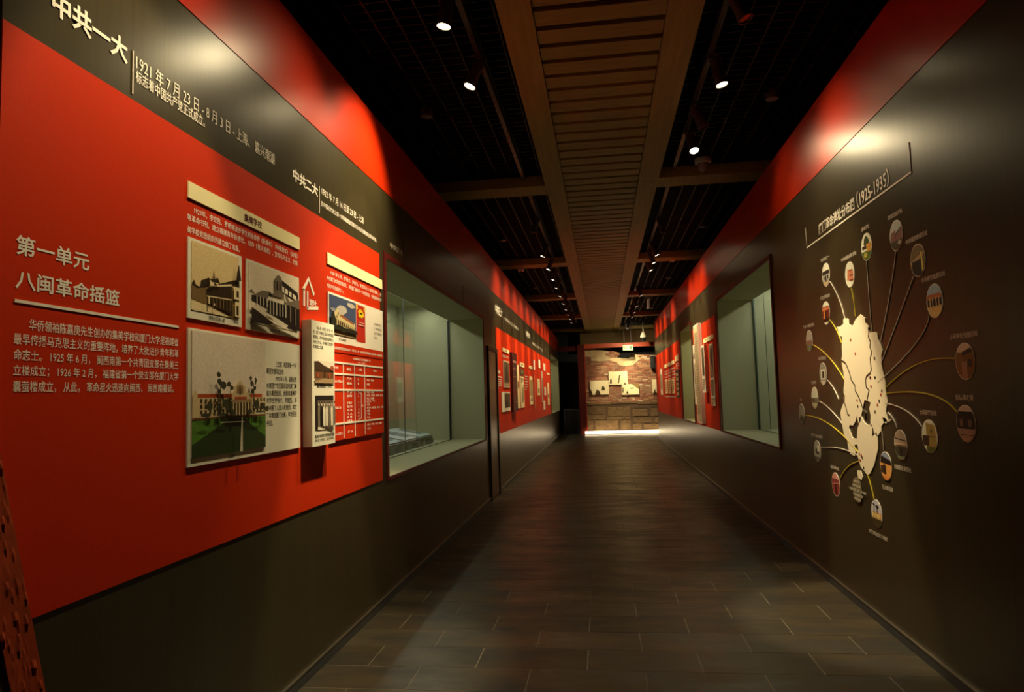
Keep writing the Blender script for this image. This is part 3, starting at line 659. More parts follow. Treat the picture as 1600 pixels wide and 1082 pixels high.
heading('中共五大', 10.85, 11.65, 2.83, 2.99, 11.75, '1927 年 4 月 27 日至 5 月 9 日 - 武汉', (11.85, 14.0), (2.82, 2.89),
        '', (7, 8), (2.7, 2.75), 'small white congress heading above the far red board, by the door')
heading('中共六大', 15.3, 16.3, 2.83, 2.97, 16.5, '1928 年 6 月 18 日 - 7 月 11 日', (16.7, 19.6), (2.74, 2.82),
        '', (7, 8), (2.7, 2.75), 'farthest small white congress heading in the dark band')

# ------------------------------------------------------------------ near boards on the left
def bar(rect, label, s_, trect, m=CREAM, W=WL, bold=.02, d=D):
    t = thing('title_bar', label, 'board', W.P((rect[0] + rect[1]) / 2, rect[2], d))
    mb = MB(); slab(mb, W, rect, d, d + .006, m); mb.build('cream_bar', t)
    if s_: mb = MB(); text(mb, W, s_, trect, d + .0068, MAROON, bold); mb.build('lettering', t)
bar((2.562,3.604,2.343,2.411), 'cream title bar over the two old school photographs', '集美学校', (3.002,3.173,2.355,2.394))
p1 = thing('school_text', 'three lines of white text under the left cream title bar', 'lettering', WL.P(3.1, 2.0, D)); mb = MB()
u0, u1 = (2.565,2.287)[0], (3.598,2.309)[0]; zz = (2.595,2.3)[1] - .012; zs = 0.098
line(mb, WL, '1923年，李觉民、罗明等进步学生积极传播《新青年》《中国青年》《向导》', (2.613,2.3)[0], u1 - .01, (2.631,2.303)[1], .029, D, WHITE, .006)
line(mb, WL, '等革命书刊。建立福建青年协进社， 创办《星火周报》，宣传马列主义，为集', u0, u1 - .01, (2.587,2.264)[1], .029, D, WHITE, .006)
line(mb, WL, '美学校党团组织的建立做了准备。', u0, (2.973,2.214)[0], (2.583,2.214)[1], .029, D, WHITE, .006)
mb.build('lettering', p1)

sky_s, dk_s, md_s, lt_s = worn(232, 206, 150), worn(50, 36, 20), worn(124, 98, 58), worn(240, 220, 172)
def pic(t, W, rect, layers, d, name='photo_print', step=.0006):
    mb = MB(); art(mb, W, rect, layers, d, step); return mb.build(name, t)
rc = ((2.562,2.102)[0], (2.98,2.036)[0], (2.562,1.852)[1], (2.568,2.182)[1])
t = pboard(WL, rc, 'sepia photograph of an old arcaded school building under the text', None, None, edge=.006, d0=D)
ri = (rc[0] + .02, rc[1] - .028, rc[2] + .034, rc[3] - .012); dd = D + .008
lay = [(sky_s, R4(0, 1, 0, 1)), (lt_s, R4(0, 1, 0, .12)),
       (md_s, [(0, .16), (.3, .12), (.82, 0), (1, 0), (1, .40), (.8, .52), (.3, .36), (0, .36)]),
       (dk_s, [(.0, .38), (.04, .44), (.08, .37), (.16, .36), (.18, .46), (.27, .5), (.33, .53), (.5, .46), (.52, .47), (.86, .60), (1, .64), (1, .5), (.82, .52), (.28, .38), (.1, .33)]),
       (dk_s, [(.28, .36), (.82, .49), (.82, .30), (.28, .26)]), (lt_s, [(.30, .38), (.82, .50), (.82, .53), (.34, .42)]), (lt_s, [(.28, .255), (.82, .29), (.82, .275), (.28, .24)]),
       (dk_s, [(.3, .235), (.82, .265), (.82, .04), (.62, .08), (.3, .15)])]
lay += [(md_s, R4(.33 + .07 * i, .345 + .07 * i, .10, .25)) for i in range(7)] + [(lt_s, R4(.84, .97, .30, .50)), (dk_s, R4(.9, .95, .34, .44)), (lt_s, [(.86, .26), (.97, .26), (.97, .02), (.86, .03)]), (dk_s, R4(.89, .94, .05, .2)),
        (dk_s, [(.89, .60), (1, .62), (.98, .72), (.96, .8), (.955, .86), (.93, .86), (.92, .78), (.90, .72)]), (md_s, [(.36, .52), (.42, .52), (.40, .60), (.385, .66), (.375, .6)]), (lt_s, [(.31, .4), (.4, .42), (.37, .5), (.30, .5)]),
        (dk_s, [(.3, .5), (.42, .53), (.46, .56), (.52, .47), (.36, .47)]), (lt_s, R4(.27, .30, .13, .24)), (dk_s, R4(.37, .395, .07, .15)), (lt_s, R4(.37, .40, .12, .15))]
pic(t, WL, ri, lay, dd)
mb = MB(); text(mb, WL, '集美学校居仁楼', ((2.708,1.859)[0], (2.832,1.872)[0], rc[2] + .008, rc[2] + .026), D + .0085, INK, .01); mb.build('caption', t)
rc = ((3.025,2.183)[0], (3.591,2.129)[0], (3.023,1.848)[1], (3.025,2.182)[1])
t = pboard(WL, rc, 'black-and-white photograph of an old school hall by a stream', None, None, edge=.006, d0=D)
ri = (rc[0] + .014, rc[1] - .02, rc[2] + .036, rc[3] - .010)
bsk, bdk, bmd, blt = worn(244, 230, 204), worn(36, 28, 24), worn(128, 116, 98), worn(250, 240, 216)
lay = [(bsk, R4(0, 1, 0, 1)), (bmd, [(0, .5), (.05, .56), (.12, .48)]), (bmd, [(.08, .46), (.24, .58), (.40, .60), (.46, .5), (.3, .44)]), (bdk, [(.38, .60), (.43, .56), (.42, .50), (.36, .5)]),
       (bdk, [(.05, .46), (.33, .46), (.33, .28), (.05, .33)]), (bdk, [(.62, .88), (.98, .74), (1, .68), (1, .6), (.62, .76)]), (blt, [(.64, .77), (.95, .66), (.95, .58), (.64, .67)]), (bdk, [(.68, .76), (.70, .76), (.70, .67), (.68, .67)]), (bdk, R4(.76, .78, .62, .74)), (bdk, R4(.84, .86, .6, .7)),
       (bmd, [(.48, .86), (.52, .92), (.58, .94), (.62, .88), (.62, .64), (.48, .64)]), (bdk, R4(.51, .54, .66, .82)), (bdk, R4(.57, .59, .66, .82)), (bmd, [(.44, .64), (.66, .64), (.66, .54), (.44, .54)]),
       (bmd, [(.66, .66), (.78, .52), (1, .60), (1, .42), (.72, .46)]), (blt, [(.33, .50), (.66, .50), (.66, .44), (.33, .44)]), (bdk, [(.34, .44), (1, .42), (1, .06), (.34, .22)])]
lay += [(blt, R4(.36 + .062 * i, .375 + .062 * i, .2, .44)) for i in range(6)] + [(bmd, R4(.76, .79, .14, .44)), (bmd, R4(.88, .9, .1, .42)), (blt, [(0, .34), (.3, .26), (.25, .22), (0, .27)]),
        (blt, [(.05, .24), (.12, .24), (.6, .12), (.72, .06), (.66, .0), (.5, .02), (.38, .12)]), (bdk, [(0, .24), (.1, .2), (.26, .12), (.42, .04), (.3, -.0), (0, 0)]), (bmd, [(.35, 0), (.42, .04), (.62, 0)]), (bdk, [(.34, .21), (1, .05), (1, 0), (.7, 0), (.72, .07), (.55, .14)])]
lay += [(blt, R4(.08 + .06 * i, .095 + .06 * i, .30, .45)) for i in range(4)]
pic(t, WL, ri, lay, dd)
mb = MB(); text(mb, WL, '集美学校大礼堂', ((3.253,1.916)[0], (3.356,1.927)[0], rc[2] + .010, rc[2] + .027), D + .0085, INK, .01); mb.build('caption', t)
rc = ((2.563,1.812)[0], (3.59,1.532)[0], (2.568,1.256)[1], (2.563,1.812)[1])
t = pboard(WL, rc, 'large board with a colour photograph of a school across a green sports field', None, None, edge=.008, d0=D)
ri = (rc[0] + .016, (3.187,1.596)[0], rc[2] + .034, rc[3] - .010)
mb = MB(); slab(mb, WL, ri, D + .008, D + .014, worn(214, 200, 176)); mb.build('raised_photo_panel', t)
sk, rf_, wl_, tr, g1, g2, wh = worn(242, 228, 208), worn(190, 80, 34), worn(222, 198, 150), worn(60, 62, 40), worn(88, 138, 46), worn(42, 62, 28), worn(225, 220, 190)
lay = [(sk, R4(0, 1, 0, 1)), (g2, R4(0, 1, 0, .305)), (g1, [(0, .285), (.5, .305), (0, .1)]), (g1, [(.62, .305), (1, .3), (1, .1)]), (worn(130, 80, 50), R4(0, 1, .295, .31)), (wl_, R4(.0, 1, .31, .47)), (rf_, [(.06, .47), (.94, .47), (.94, .50), (.06, .50)]), (wl_, [(0, .5), (.03, .53), (.06, .5), (.06, .31), (0, .31)])]
lay += [(dk, R4(.09 + .052 * i, .115 + .052 * i, z, z + .03)) for i in range(17) for z in (.34, .385, .43)]
lay += [(wl_, [(.46, .31), (.72, .31), (.72, .5), (.65, .52), (.645, .56), (.565, .62), (.485, .56), (.48, .52), (.46, .5)]), (worn(150, 120, 80), [(.52, .50), (.61, .50), (.61, .56), (.565, .585), (.52, .56)]), (dk, R4(.555, .575, .49, .55)), (rf_, R4(.49, .66, .455, .475)), (worn(165, 135, 95), R4(.43, .72, .425, .452)), (dk, R4(.44, .71, .315, .425))]
lay += [(wl_, R4(.46 + .042 * i, .475 + .042 * i, .315, .425)) for i in range(6)]
rt = random.Random(2)
def blob(cx, cy, rx, ry, n=9): return [(cx + rx * math.cos(6.283 * j / n) * rt.uniform(.7, 1.1), cy + ry * math.sin(6.283 * j / n) * rt.uniform(.7, 1.1)) for j in range(n)]
for cx, cy, rx, ry in [(.27, .66, .035, .03), (.28, .60, .045, .035), (.33, .57, .05, .04), (.40, .58, .04, .03), (.44, .55, .035, .03), (.27, .52, .03, .03), (.71, .64, .03, .03), (.72, .59, .03, .04), (.78, .62, .025, .04), (.77, .55, .03, .03), (.73, .52, .035, .03), (.15, .40, .06, .05), (.27, .38, .06, .05), (.40, .40, .07, .06), (.34, .42, .05, .05), (.79, .40, .06, .06), (.88, .39, .06, .04), (.95, .36, .05, .03), (.68, .34, .05, .03), (.44, .34, .04, .04), (.3, .33, .08, .025), (.1, .33, .08, .025), (.85, .33, .1, .02)]:
    lay.append((tr, blob(cx, cy, rx * .78, ry * .85)))
lay += [(tr, R4(.272, .282, .34, .62)), (tr, R4(.735, .745, .34, .6)), (tr, R4(.40, .408, .36, .56)), (wh, R4(.76, .90, .315, .33)), (wh, [(.535, .0), (.575, 0), (.572, .30), (.563, .30)]), (wh, [(.28, .262), (.6, .255), (.6, .259), (.28, .267)])]
pic(t, WL, ri, lay, D + .0146, step=.00025)
mb = MB(); text(mb, WL, '三立楼', ((2.861,1.312)[0], (2.912,1.294)[0], rc[2] + .009, rc[2] + .027), D + .0088, INK, .01)
T3 = ['　　三立楼：闽西南第一个共', '青团支部诞生地', '　　1925 年 6 月，蓝裕业受', '共青团广东区委派遣到厦门筹', '建共青团组织。他吸收集美学', '校学生罗扬才、刘瑞生、邱', '泮林等 7 人加入共青团，成立', '了共青团厦门支部，李觉民任', '书记。']
za, zb = (3.214,1.697)[1], (3.212,1.403)[1]; ua, ub = (3.21,1.596)[0], (3.548,1.601)[0]
for i, s_ in enumerate(T3):
    zc = za + (zb - za) * i / 8 - .0; l0 = ua + (.1 if i in (0, 2) else 0); l1 = {1: ua + .46 * (ub - ua) + .03, 8: ua + .19 * (ub - ua)}.get(i, ub)
    line(mb, WL, s_.strip('　'), l0, l1, zc, .029, D + .0088, INK, .004)
mb.build('lettering', t)
# house icon
ic = thing('site_icon', 'white outline house icon with two characters between the photo boards', 'icon', WL.P(4.0, 1.98, D)); mb = MB()

strip(mb, WL, [(3.661,2.13),(3.731,2.202),(3.804,2.12)], .022, D, WHITE)
strip(mb, WL, [(3.67,2.135),(3.668,2.039)], .022, D, WHITE); strip(mb, WL, [(3.716,2.129),(3.714,2.028)], .018, D, WHITE)
strip(mb, WL, [(3.71,2.031),(3.862,2.049)], .020, D, WHITE)
rc = (3.737,3.841,2.052,2.089); text(mb, WL, '遗址', rc, D + .001, WHITE, .03); mb.build('outline', ic)
# narrow box panel
rc = ((3.64,1.602)[0], (3.966,1.607)[0], (3.642,1.254)[1], (3.65,1.957)[1])
t = pboard(WL, rc, 'narrow tall white box panel with a temple photograph and a group photograph', None, None, edge=.055, d0=D)
dz = D + .0556
def sub(rc, a, b_, c, d): return (rc[0] + (rc[1] - rc[0]) * a, rc[0] + (rc[1] - rc[0]) * b_, rc[2] + (rc[3] - rc[2]) * c, rc[2] + (rc[3] - rc[2]) * d)
brn, red2 = worn(120, 76, 46), worn(170, 84, 54)
pic(t, WL, sub(rc, .10, .95, .50, .68), [(sk, R4(0, 1, 0, 1)), (worn(70, 50, 36), [(0, .6), (0, .95), (.2, .98), (.5, .8), (1, .62), (1, .52)]), (brn, R4(0, 1, .22, .6)), (worn(60, 44, 30), R4(0, 1, .52, .6)), (dk, R4(.45, .55, .22, .5)), (red2, R4(.1, .2, .25, .45)), (red2, R4(.7, .8, .25, .45)), (red2, blob(.88, .72, .12, .14)), (worn(180, 150, 110), R4(0, 1, 0, .22)), (worn(130, 105, 80), [(0, .22), (.4, .22), (0, .1)])], dz)
grp = [(bmd, R4(0, 1, 0, 1)), (bdk, R4(0, 1, .86, 1)), (bdk, R4(0, .12, 0, .9)), (blt, R4(.12, 1, 0, .1))]
for i in range(7):
    x = .12 + .125 * i; c_ = blt if i in (2, 3, 5) else (bdk if i % 2 else bmd)
    grp += [(c_, [(x, .1), (x + .11, .1), (x + .12, .6), (x + .08, .68), (x + .03, .68), (x - .01, .6)]), (bsk, blob(x + .055, .74, .035, .055, 8)), (bdk, blob(x + .055, .80, .04, .035, 8))]
pic(t, WL, sub(rc, .12, .93, .125, .40), grp, dz)
mb = MB()
for i, (s_, a, b_) in enumerate([('1926 年 12 月至 1927 年 1 月', .22, .93), ('间，厦门市总工会及共青团闽', .06, .95), ('南部委，中共闽南部委的所在', .06, .95), ('地在此办公，中共厦门市委于', .06, .95), ('此地成立之后。', .06, .50)]):
    line(mb, WL, s_, *sub(rc, a, b_, 0, 1)[:2], rc[2] + (rc[3] - rc[2]) * (.945 - .0385 * i), .021, dz + .0003, INK, .005)
line(mb, WL, '闽南部委旧址厦门小学路', *sub(rc, .2, .88, 0, 1)[:2], rc[2] + (rc[3] - rc[2]) * .475, .020, dz + .0003, INK, .02)
line(mb, WL, '集美学校学生文学部成员合影', *sub(rc, .10, .96, 0, 1)[:2], rc[2] + (rc[3] - rc[2]) * .076, .020, dz + .0003, INK, .02)
line(mb, WL, '前排右二为罗扬才，右三为李觉民', *sub(rc, .10, .92, 0, 1)[:2], rc[2] + (rc[3] - rc[2]) * .045, .016, dz + .0003, INK, .01)
mb.build('lettering', t)
# second group of boards
rc = ((3.997,2.389)[0], (5.059,2.403)[0], (3.996,2.34)[1], (3.998,2.412)[1])
bar(rc, 'bright cream title bar beside the left showcase', '囊萤之光', ((4.457,2.371)[0], (4.624,2.378)[0], rc[2] + .035, rc[3] - .035), bold=.0)
t = thing('site_text', 'three lines of white text under the bright cream title bar by the showcase', 'lettering', WL.P(4.5, 2.0, D)); mb = MB()
u0, u1 = (4.004,2.232)[0], (5.052,2.254)[0]
for pz, s_, a, b_ in [((4.061,2.297)[1], '1926 年 2 月，罗扬才、罗秋天、李觉民等 11 名进步青年， 在', (4.056,2.304)[0], u1), ((4.01,2.255)[1], '中共厦门大学党支部成立， 这是厦门地区第一个中共党支部， 也是福建最早的中', u0, u1), ((4.008,2.209)[1], '共的中共党组织之一。', u0, (4.272,2.225)[0])]:
    line(mb, WL, s_, a, b_, pz, .028, D, WHITE, .006)
mb.build('lettering', t)
rc = ((3.995,1.995)[0], (5.049,2.107)[0], (3.992,1.864)[1], (4,2.171)[1])
t = pboard(WL, rc, 'wide white board with a photo of a cream school building and a red column', None, None, edge=.008, d0=D, base=WHITE)
ua, ub = (4.008,1.997)[0], (4.47,2.046)[0]; uc, ud = (4.476,2.046)[0], (4.654,2.065)[0]
bl, cl, crm, rfo, grn = worn(70, 84, 118), worn(200, 192, 180), worn(226, 208, 152), worn(170, 100, 56), worn(36, 40, 26)
lay = [(bl, R4(0, 1, 0, 1)), (cl, blob(.48, .70, .22, .13)), (cl, blob(.42, .60, .14, .09)), (cl, blob(.8, .88, .2, .07)), (worn(150, 152, 160), blob(.15, .62, .14, .06)), (worn(180, 160, 120), R4(0, 1, 0, .13)),
       (crm, [(.16, .16), (.95, .14), (.95, .34), (.92, .42), (.88, .36), (.36, .50), (.33, .56), (.26, .72), (.22, .62), (.16, .58)]), (rfo, [(.36, .50), (.88, .36), (.88, .40), (.6, .50), (.40, .56)])]
lay += [(dk, R4(.20 + .075 * i, .235 + .075 * i, .27 - .004 * i, .40 - .012 * i)) for i in range(10)] + [(worn(110, 90, 60), R4(.2, .95, .235, .245)), (dk, R4(.235, .265, .50, .58)), (grn, [(0, .12), (0, .5), (.1, .54), (.16, .4), (.18, .24), (.3, .26), (.5, .2), (.7, .23), (.98, .2), (1, .1)])]
pic(t, WL, (ua, ub, rc[2] + .052, rc[3] - .014), lay, D + .0088)
rdp = worn(200, 48, 30)
pic(t, WL, (uc, ud, rc[2] + .034, rc[3] - .018), [(rdp, R4(0, 1, 0, 1)), (worn(240, 180, 60), [(0, 1), (.16, 1), (.2, .88), (0, .84)]), (worn(240, 180, 60), [(1, 1), (.84, 1), (.8, .88), (1, .84)]), (worn(250, 214, 40), blob(.5, .77, .36, .13, 16)), (dk, blob(.5, .78, .16, .03, 9)), (worn(240, 190, 170), R4(.2, .8, .52, .54)), (worn(240, 190, 170), R4(.15, .85, .45, .48))], D + .0088, name='red_column_print')
mb = MB(); text(mb, WL, '厦门大学囊萤楼', ((4.163,1.891)[0], (4.284,1.901)[0], rc[2] + .018, rc[2] + .034), D + .009, INK, .01)
for i, s_ in enumerate(['2013年省委授予厦门大', '学， 由中共福建省委立', '在厦门大学囊萤楼设立', '革命纪念馆。']):
    line(mb, WL, s_, (4.838,2.085)[0], ((5.022,2.104)[0] if i < 3 else (4.917,2.093)[0]), (4.844,2.055)[1] - .034 * i, .021, D + .009, flat(120, 112, 90), .0)
mb.build('lettering', t)
# red text strip and red table
rc = ((4.004,1.84)[0], (5.043,1.912)[0], (4.005,1.805)[1], (3.995,1.861)[1])
t = pboard(WL, rc, 'thin red raised strip with one line of white text above the red table', None, None, edge=.012, d0=D, base=RED, cat='board', name='text_strip')
mb = MB(); text(mb, WL, '厦大党团组织迅速发展壮大，1926 年 6 月，在中共闽粤部委帮助下建立第一个特别支部', ((4.044,1.823)[0], (5.009,1.837)[0], rc[2] + .035, rc[3] - .04), D + .0135, WHITE, .012); mb.build('lettering', t)
rc = ((4.001,1.607)[0], (5.029,1.622)[0], (4.002,1.258)[1], (4.005,1.797)[1])
t = pboard(WL, rc, 'red board with a white ruled table of names and numbers', None, None, edge=.010, d0=D, base=RED, cat='board', name='table_board')
dz = D + .0115; H = rc[3] - rc[2]; Wd = rc[1] - rc[0]
vy = [1 - .105, 1 - .235, 1 - .42, .19]
mb = MB()
for f in vy: strip(mb, WL, [(rc[0] + .01, rc[2] + H * f), (rc[1] - .005, rc[2] + H * f)], .011, dz, WHITE)
for f in (.215, .41, .60): strip(mb, WL, [(rc[0] + Wd * f, rc[2] + .01), (rc[0] + Wd * f, rc[2] + H * vy[0])], .009, dz, WHITE)
strip(mb, WL, [(rc[0] + Wd * .50, rc[2] + H * .545), (rc[0] + Wd * .53, rc[2] + H * .545), (rc[0] + Wd * .53, rc[2] + H * .225), (rc[0] + Wd * .50, rc[2] + H * .225)], .006, dz, WHITE)
mb.build('table_rules', t)
mb = MB()
def cell(s_, a, b_, zc, h=.030, bold=.02): line(mb, WL, s_, rc[0] + Wd * a, rc[0] + Wd * b_, rc[2] + H * zc, H * h, dz + .0005, WHITE, bold)
cell('土地革命前厦门大学党组织一览', .38, .72, .965, .028); cell('（1926－1927年）', .47, .62, .925, .02, .01)
cell('年月', .05, .13, .835); cell('单位', .27, .35, .83); cell('人数', .48, .55, .835); cell('姓名', .78, .85, .84)
cell('1926.2-1926.4', .02, .20, .68); cell('厦大', .27, .36, .715); cell('集美', .27, .36, .66); cell('3', .47, .485, .71); cell('1', .47, .485, .66); cell('罗扬才、罗秋天', .64, .79, .71); cell('李觉民', .64, .70, .655)
cell('1926.2-6', .06, .17, .375)
for i, (a, n) in enumerate([('厦 大', '3'), ('集美学校', '6'), ('', ''), ('鼓浪屿', '3'), ('电灯公司', '7'), ('码头工会', '4'), ('工 人', '1'), ('商 界', '1'), ('公益会', '1')]):
    if a: cell(a, .27, .36, .55 - .042 * i); cell(n, .47, .485, .55 - .042 * i)
cell('共', .545, .565, .385)
for i, (a, e) in enumerate([('罗扬才、庄醒民', .79), ('李觉民、罗良厚、邱泮林、林水仙', 1.0), ('阮山、李联星', .79), ('柯子鸿、严子', .80), ('杨 世宁', .70), ('黄埔林、林启成、黄 浪、许昌', 1.0), ('刘端生', .70), ('严子辉', .70), ('林心尧', .70)]):
    cell(a, .64, min(e, .985), .553 - .040 * i)
cell('1926.6-1927.4', .02, .19, .075); cell('厦 大', .28, .37, .08); cell('罗扬才、李觉民、罗秋天、庄醒民', .64, .95, .135); cell('刘端生', .64, .71, .085)
mb.build('lettering', t)

# ------------------------------------------------------------------ far boards, left wall (several are blocks of print too distant to read)
def far_lines(mb, W, rect, n, m, d, fill=.62, rnd_=None):
    r0, r1, z0, z1 = rect; q = rnd_ or rt
    for i in range(n):
        zc = z1 - (z1 - z0) * (i + .5) / n; h = (z1 - z0) / n * fill / 2; e = r1 if i < n - 1 else r0 + (r1 - r0) * .55
        mb.poly([W.P(r0, zc - h, d), W.P(e, zc - h, d), W.P(e, zc + h, d), W.P(r0, zc + h, d)], m)
def fboard(W, rect, label, base, layers=None, group=None, edge=.012, name='exhibit_board', lines=None, cat='board'):
    t = thing(name, label, cat, W.P((rect[0] + rect[1]) / 2, rect[2], D), group)
    mb = MB(); slab(mb, W, rect, D, D + edge, base); mb.build('board_panel', t)
    if layers: pic(t, W, (rect[0] + .02, rect[1] - .02, rect[2] + .02, rect[3] - .02), layers, D + edge + .001, step=.001)
    if lines:
        mb = MB()
        for l in lines: far_lines(mb, W, sub(rect, *l[:4]), l[4], l[5], D + edge + .002)
        mb.build('text_lines', t)
    return t
Q = lambda x0, y0, x1, y1: None
ut = thing('unit_title', 'small white unit title and text on the far red board beside the door', 'lettering', WL.P(11.3, 1.5, D)); mb = MB()
text(mb, WL, '第二单元', (10.63,10.85,1.966,2.028), D, WHITE, .03); text(mb, WL, '土地革命战争', (10.63,11.17,1.864,1.928), D, WHITE, .03)
strip(mb, WL, [(10.59,1.823), (11.34,1.815)], .02, D, WHITE)
far_lines(mb, WL, ((10.60,1.699)[0], (11.29,1.709)[0], (10.59,1.62)[1], (10.62,1.794)[1]), 5, GREYVINYL, D + .001, .45); mb.build('lettering', ut)
FL = 'cream title bars on the far left red board'
def fl(x0, y0, x1, y1):  pass
fboard(WL, (11.48,12.27,2.255,2.319), 'cream title bar at the near end of the far left red board', CREAM, [(MAROON, R4(.3, .7, .25, .75))])
tt = thing('wall_text', 'white text lines under the first cream bar of the far left board', 'lettering', WL.P(12, 2, D)); mb = MB(); far_lines(mb, WL, (11.49,12.29,2.159,2.206), 3, GREYVINYL, D, .5); mb.build('lettering', tt)
fboard(WL, (11.51,12.22,1.654,2.11), 'grey archive photo board under the first cream bar', PAPER, [(worn(110, 95, 70), R4(0, 1, .1, 1)), (worn(60, 50, 36), [(.1, .2), (.9, .2), (.6, .9), (.2, .7)]), (worn(180, 160, 120), R4(0, 1, 0, .12))])
fboard(WL, (11.19,12.22,1.245,1.572), 'lower board with a dark photo at the near end of the far left row', PAPER, [(worn(80, 70, 50), R4(.3, 1, .14, 1)), (worn(40, 34, 26), blob(.6, .4, .2, .25))])
fboard(WL, (12.40,13.03,1.213,2.298), 'tall dark maroon banner with white lettering on the far left board', mat('maroon_banner', (0.07, 0.008, 0.006), .5), [(flat(190, 150, 130), R4(.1, .9, .84, .88)), (flat(120, 40, 34), R4(.15, .85, .22, .37)), (flat(190, 150, 130), R4(.05, .4, .73, .745)), (flat(190, 150, 130), R4(.6, .9, .72, .735)), (flat(190, 150, 130), R4(.05, .95, .59, .60)), (flat(190, 150, 130), R4(.5, .6, .46, .47)), (flat(190, 150, 130), R4(.2, .9, .15, .16))], edge=.05)
fboard(WL, (13.34,13.65,1.261,2.111), 'narrow cream board right of the maroon banner', CREAM, [(worn(120, 100, 60), R4(.1, .9, .45, .62))])
fboard(WL, (13.88,14.66,2.097,2.185), 'second cream title bar of the far left board', CREAM, [(MAROON, R4(.3, .7, .25, .75))])
fboard(WL, (13.85,14.62,1.932,2.054), 'small dark photo board under the second cream bar', worn(90, 80, 50), [(worn(200, 180, 110), blob(.5, .5, .2, .3))])
fboard(WL, (13.85,14.49,1.257,1.899), 'cream document board below the small dark photo', CREAM, [(worn(130, 105, 50), [(.4, .1), (.8, .2), (.9, .8), (.5, .6)])], lines=[(.1, .9, .8, .95, 4, flat(150, 130, 90))])
tt = thing('wall_text', 'white text column in the middle of the far left red board', 'lettering', WL.P(13.9, 1.8, D)); mb = MB(); far_lines(mb, WL, (14.81,15.36,1.609,1.951), 6, GREYVINYL, D, .35); mb.build('lettering', tt)
fboard(WL, (15.66,16.43,2.124,2.185), 'third cream title bar of the far left board', CREAM, [(MAROON, R4(.3, .7, .25, .75))])
fboard(WL, (15.66,16.33,1.295,1.944), 'cream photo board under the third cream bar', CREAM, [(worn(120, 110, 70), [(.1, .1), (.9, .1), (.7, .3), (.3, .2)]), (worn(170, 150, 90), R4(.1, .9, .3, .9))])
fboard(WL, (16.71,17.04,2.137,2.367), 'thin white vertical tag after the third cream bar', WHITE)
fboard(WL, (16.71,16.91,1.162,2.017), 'thin pinkish vertical strip board low on the far red board', flat(200, 110, 80))
fboard(WL, (17.55,18.25,1.502,1.926), 'small cream picture board in the last third of the far board', CREAM, [(worn(120, 100, 60), R4(.2, .8, .1, .4))])
fboard(WL, (18.09,18.57,2.224,2.442), 'upper small white board in the last third', PAPER)
fboard(WL, (18.88,19.17,1.305,2.165), 'tall slim grey board in the last third', PAPER, [(worn(150, 130, 90), R4(.1, .9, .2, .8))])
fboard(WL, (19.66,20.24,2.209,2.409), 'second upper white board in the last third', PAPER)
fboard(WL, (19.66,20.23,1.497,1.734), 'small low board in the last third', PAPER)
fboard(WL, (19.25,19.80,1.096,1.339), 'lowest small board in the last third', PAPER)
fboard(WL, (20.87,21.73,2.126,2.18), 'last cream title bar before the farthest showcase', CREAM)
fboard(WL, (20.86,21.45,1.197,1.881), 'last tall photo board before the farthest showcase', CREAM, [(worn(90, 80, 60), R4(.1, .9, .3, .5))])
# far boards, right wall
fboard(WR, (-14.50,-12.58,1.261,2.41), 'tall collage photo board left of the white banner on the right wall', PAPER, None) if False else None
fboard(WR, (-12.97,-12.63,1.255,2.331), 'tall photo collage board behind the white banner on the right wall', PAPER, [(worn(60, 52, 40), [(0, .78), (1, .76), (.9, .9), (.3, .86)]), (worn(90, 84, 66), [(.2, .35), (.9, .3), (1, .72), (.3, .68)]), (worn(50, 44, 34), [(.3, .15), (.8, .1), (.9, .3), (.4, .34)]), (worn(160, 150, 120), R4(0, 1, .55, .6))], edge=.008)
fboard(WR, (-12.38,-11.81,0.951,2.628), 'tall white banner full of small print on the right red board', WHITE, [(flat(196, 180, 144), R4(0, 1, 0, 1))], edge=.06, name='print_banner', lines=[(.15, .85, .08, .92, 46, flat(140, 124, 96))])
fboard(WR, (-11.61,-10.54,2.287,2.311), 'x', CREAM) if False else None
r = (-11.60,-10.55,2.259,2.321); r = (r[0], r[1], (-11.59,2.267)[1], (-11.56,2.339)[1])
fboard(WR, r, 'long cream title bar on the right red board by the showcase', CREAM, [(flat(150, 120, 60), R4(.2, .32, .3, .7)), (flat(150, 120, 60), R4(.62, .74, .3, .7))])
fboard(WR, (-11.64,-11.30,1.468,2.228), 'grey archive board with leaf photo, left of a pair on the right wall', PAPER, [(worn(110, 104, 80), R4(.1, .9, .35, .98)), (worn(70, 66, 48), [(.3, .4), (.7, .38), (.6, .9), (.4, .85)])], lines=[(.15, .85, .05, .3, 5, flat(150, 140, 110))], edge=.05)
fboard(WR, (-11.06,-10.65,1.262,2.209), 'tall board with a horseman photo, right of a pair on the right wall', PAPER, [(worn(170, 150, 118), R4(0, 1, .45, 1)), (worn(50, 40, 30), [(.2, .46), (.35, .46), (.4, .7), (.7, .62), (.75, .46), (.9, .46), (.85, .75), (.7, .95), (.45, .98), (.25, .85)]), (worn(130, 120, 92), R4(.12, .88, .16, .42))], lines=[(.1, .9, .02, .13, 3, flat(160, 148, 120))])
rr0 = 15.25
fboard(WR, (-16.05,-15.31,2.166,2.296), 'small cream title bar beyond the narrow showcase, above the black board', CREAM)
tt = thing('wall_text', 'white text lines between small cream bar and black board on the right wall', 'lettering', WR.P(-15.8, 2, D)); mb = MB(); far_lines(mb, WR, (-16.02,-15.39,1.995,2.193), 4, GREYVINYL, D, .5); mb.build('lettering', tt)
fboard(WR, (-16.11,-15.41,1.356,1.992), 'black board with five small square photos on the right wall', mat('black_board', (.02, .014, .012), .5), [(flat(196, 176, 128), R4(.2, .8, a, a + .11)) for a in (.06, .25, .43, .61, .78)])
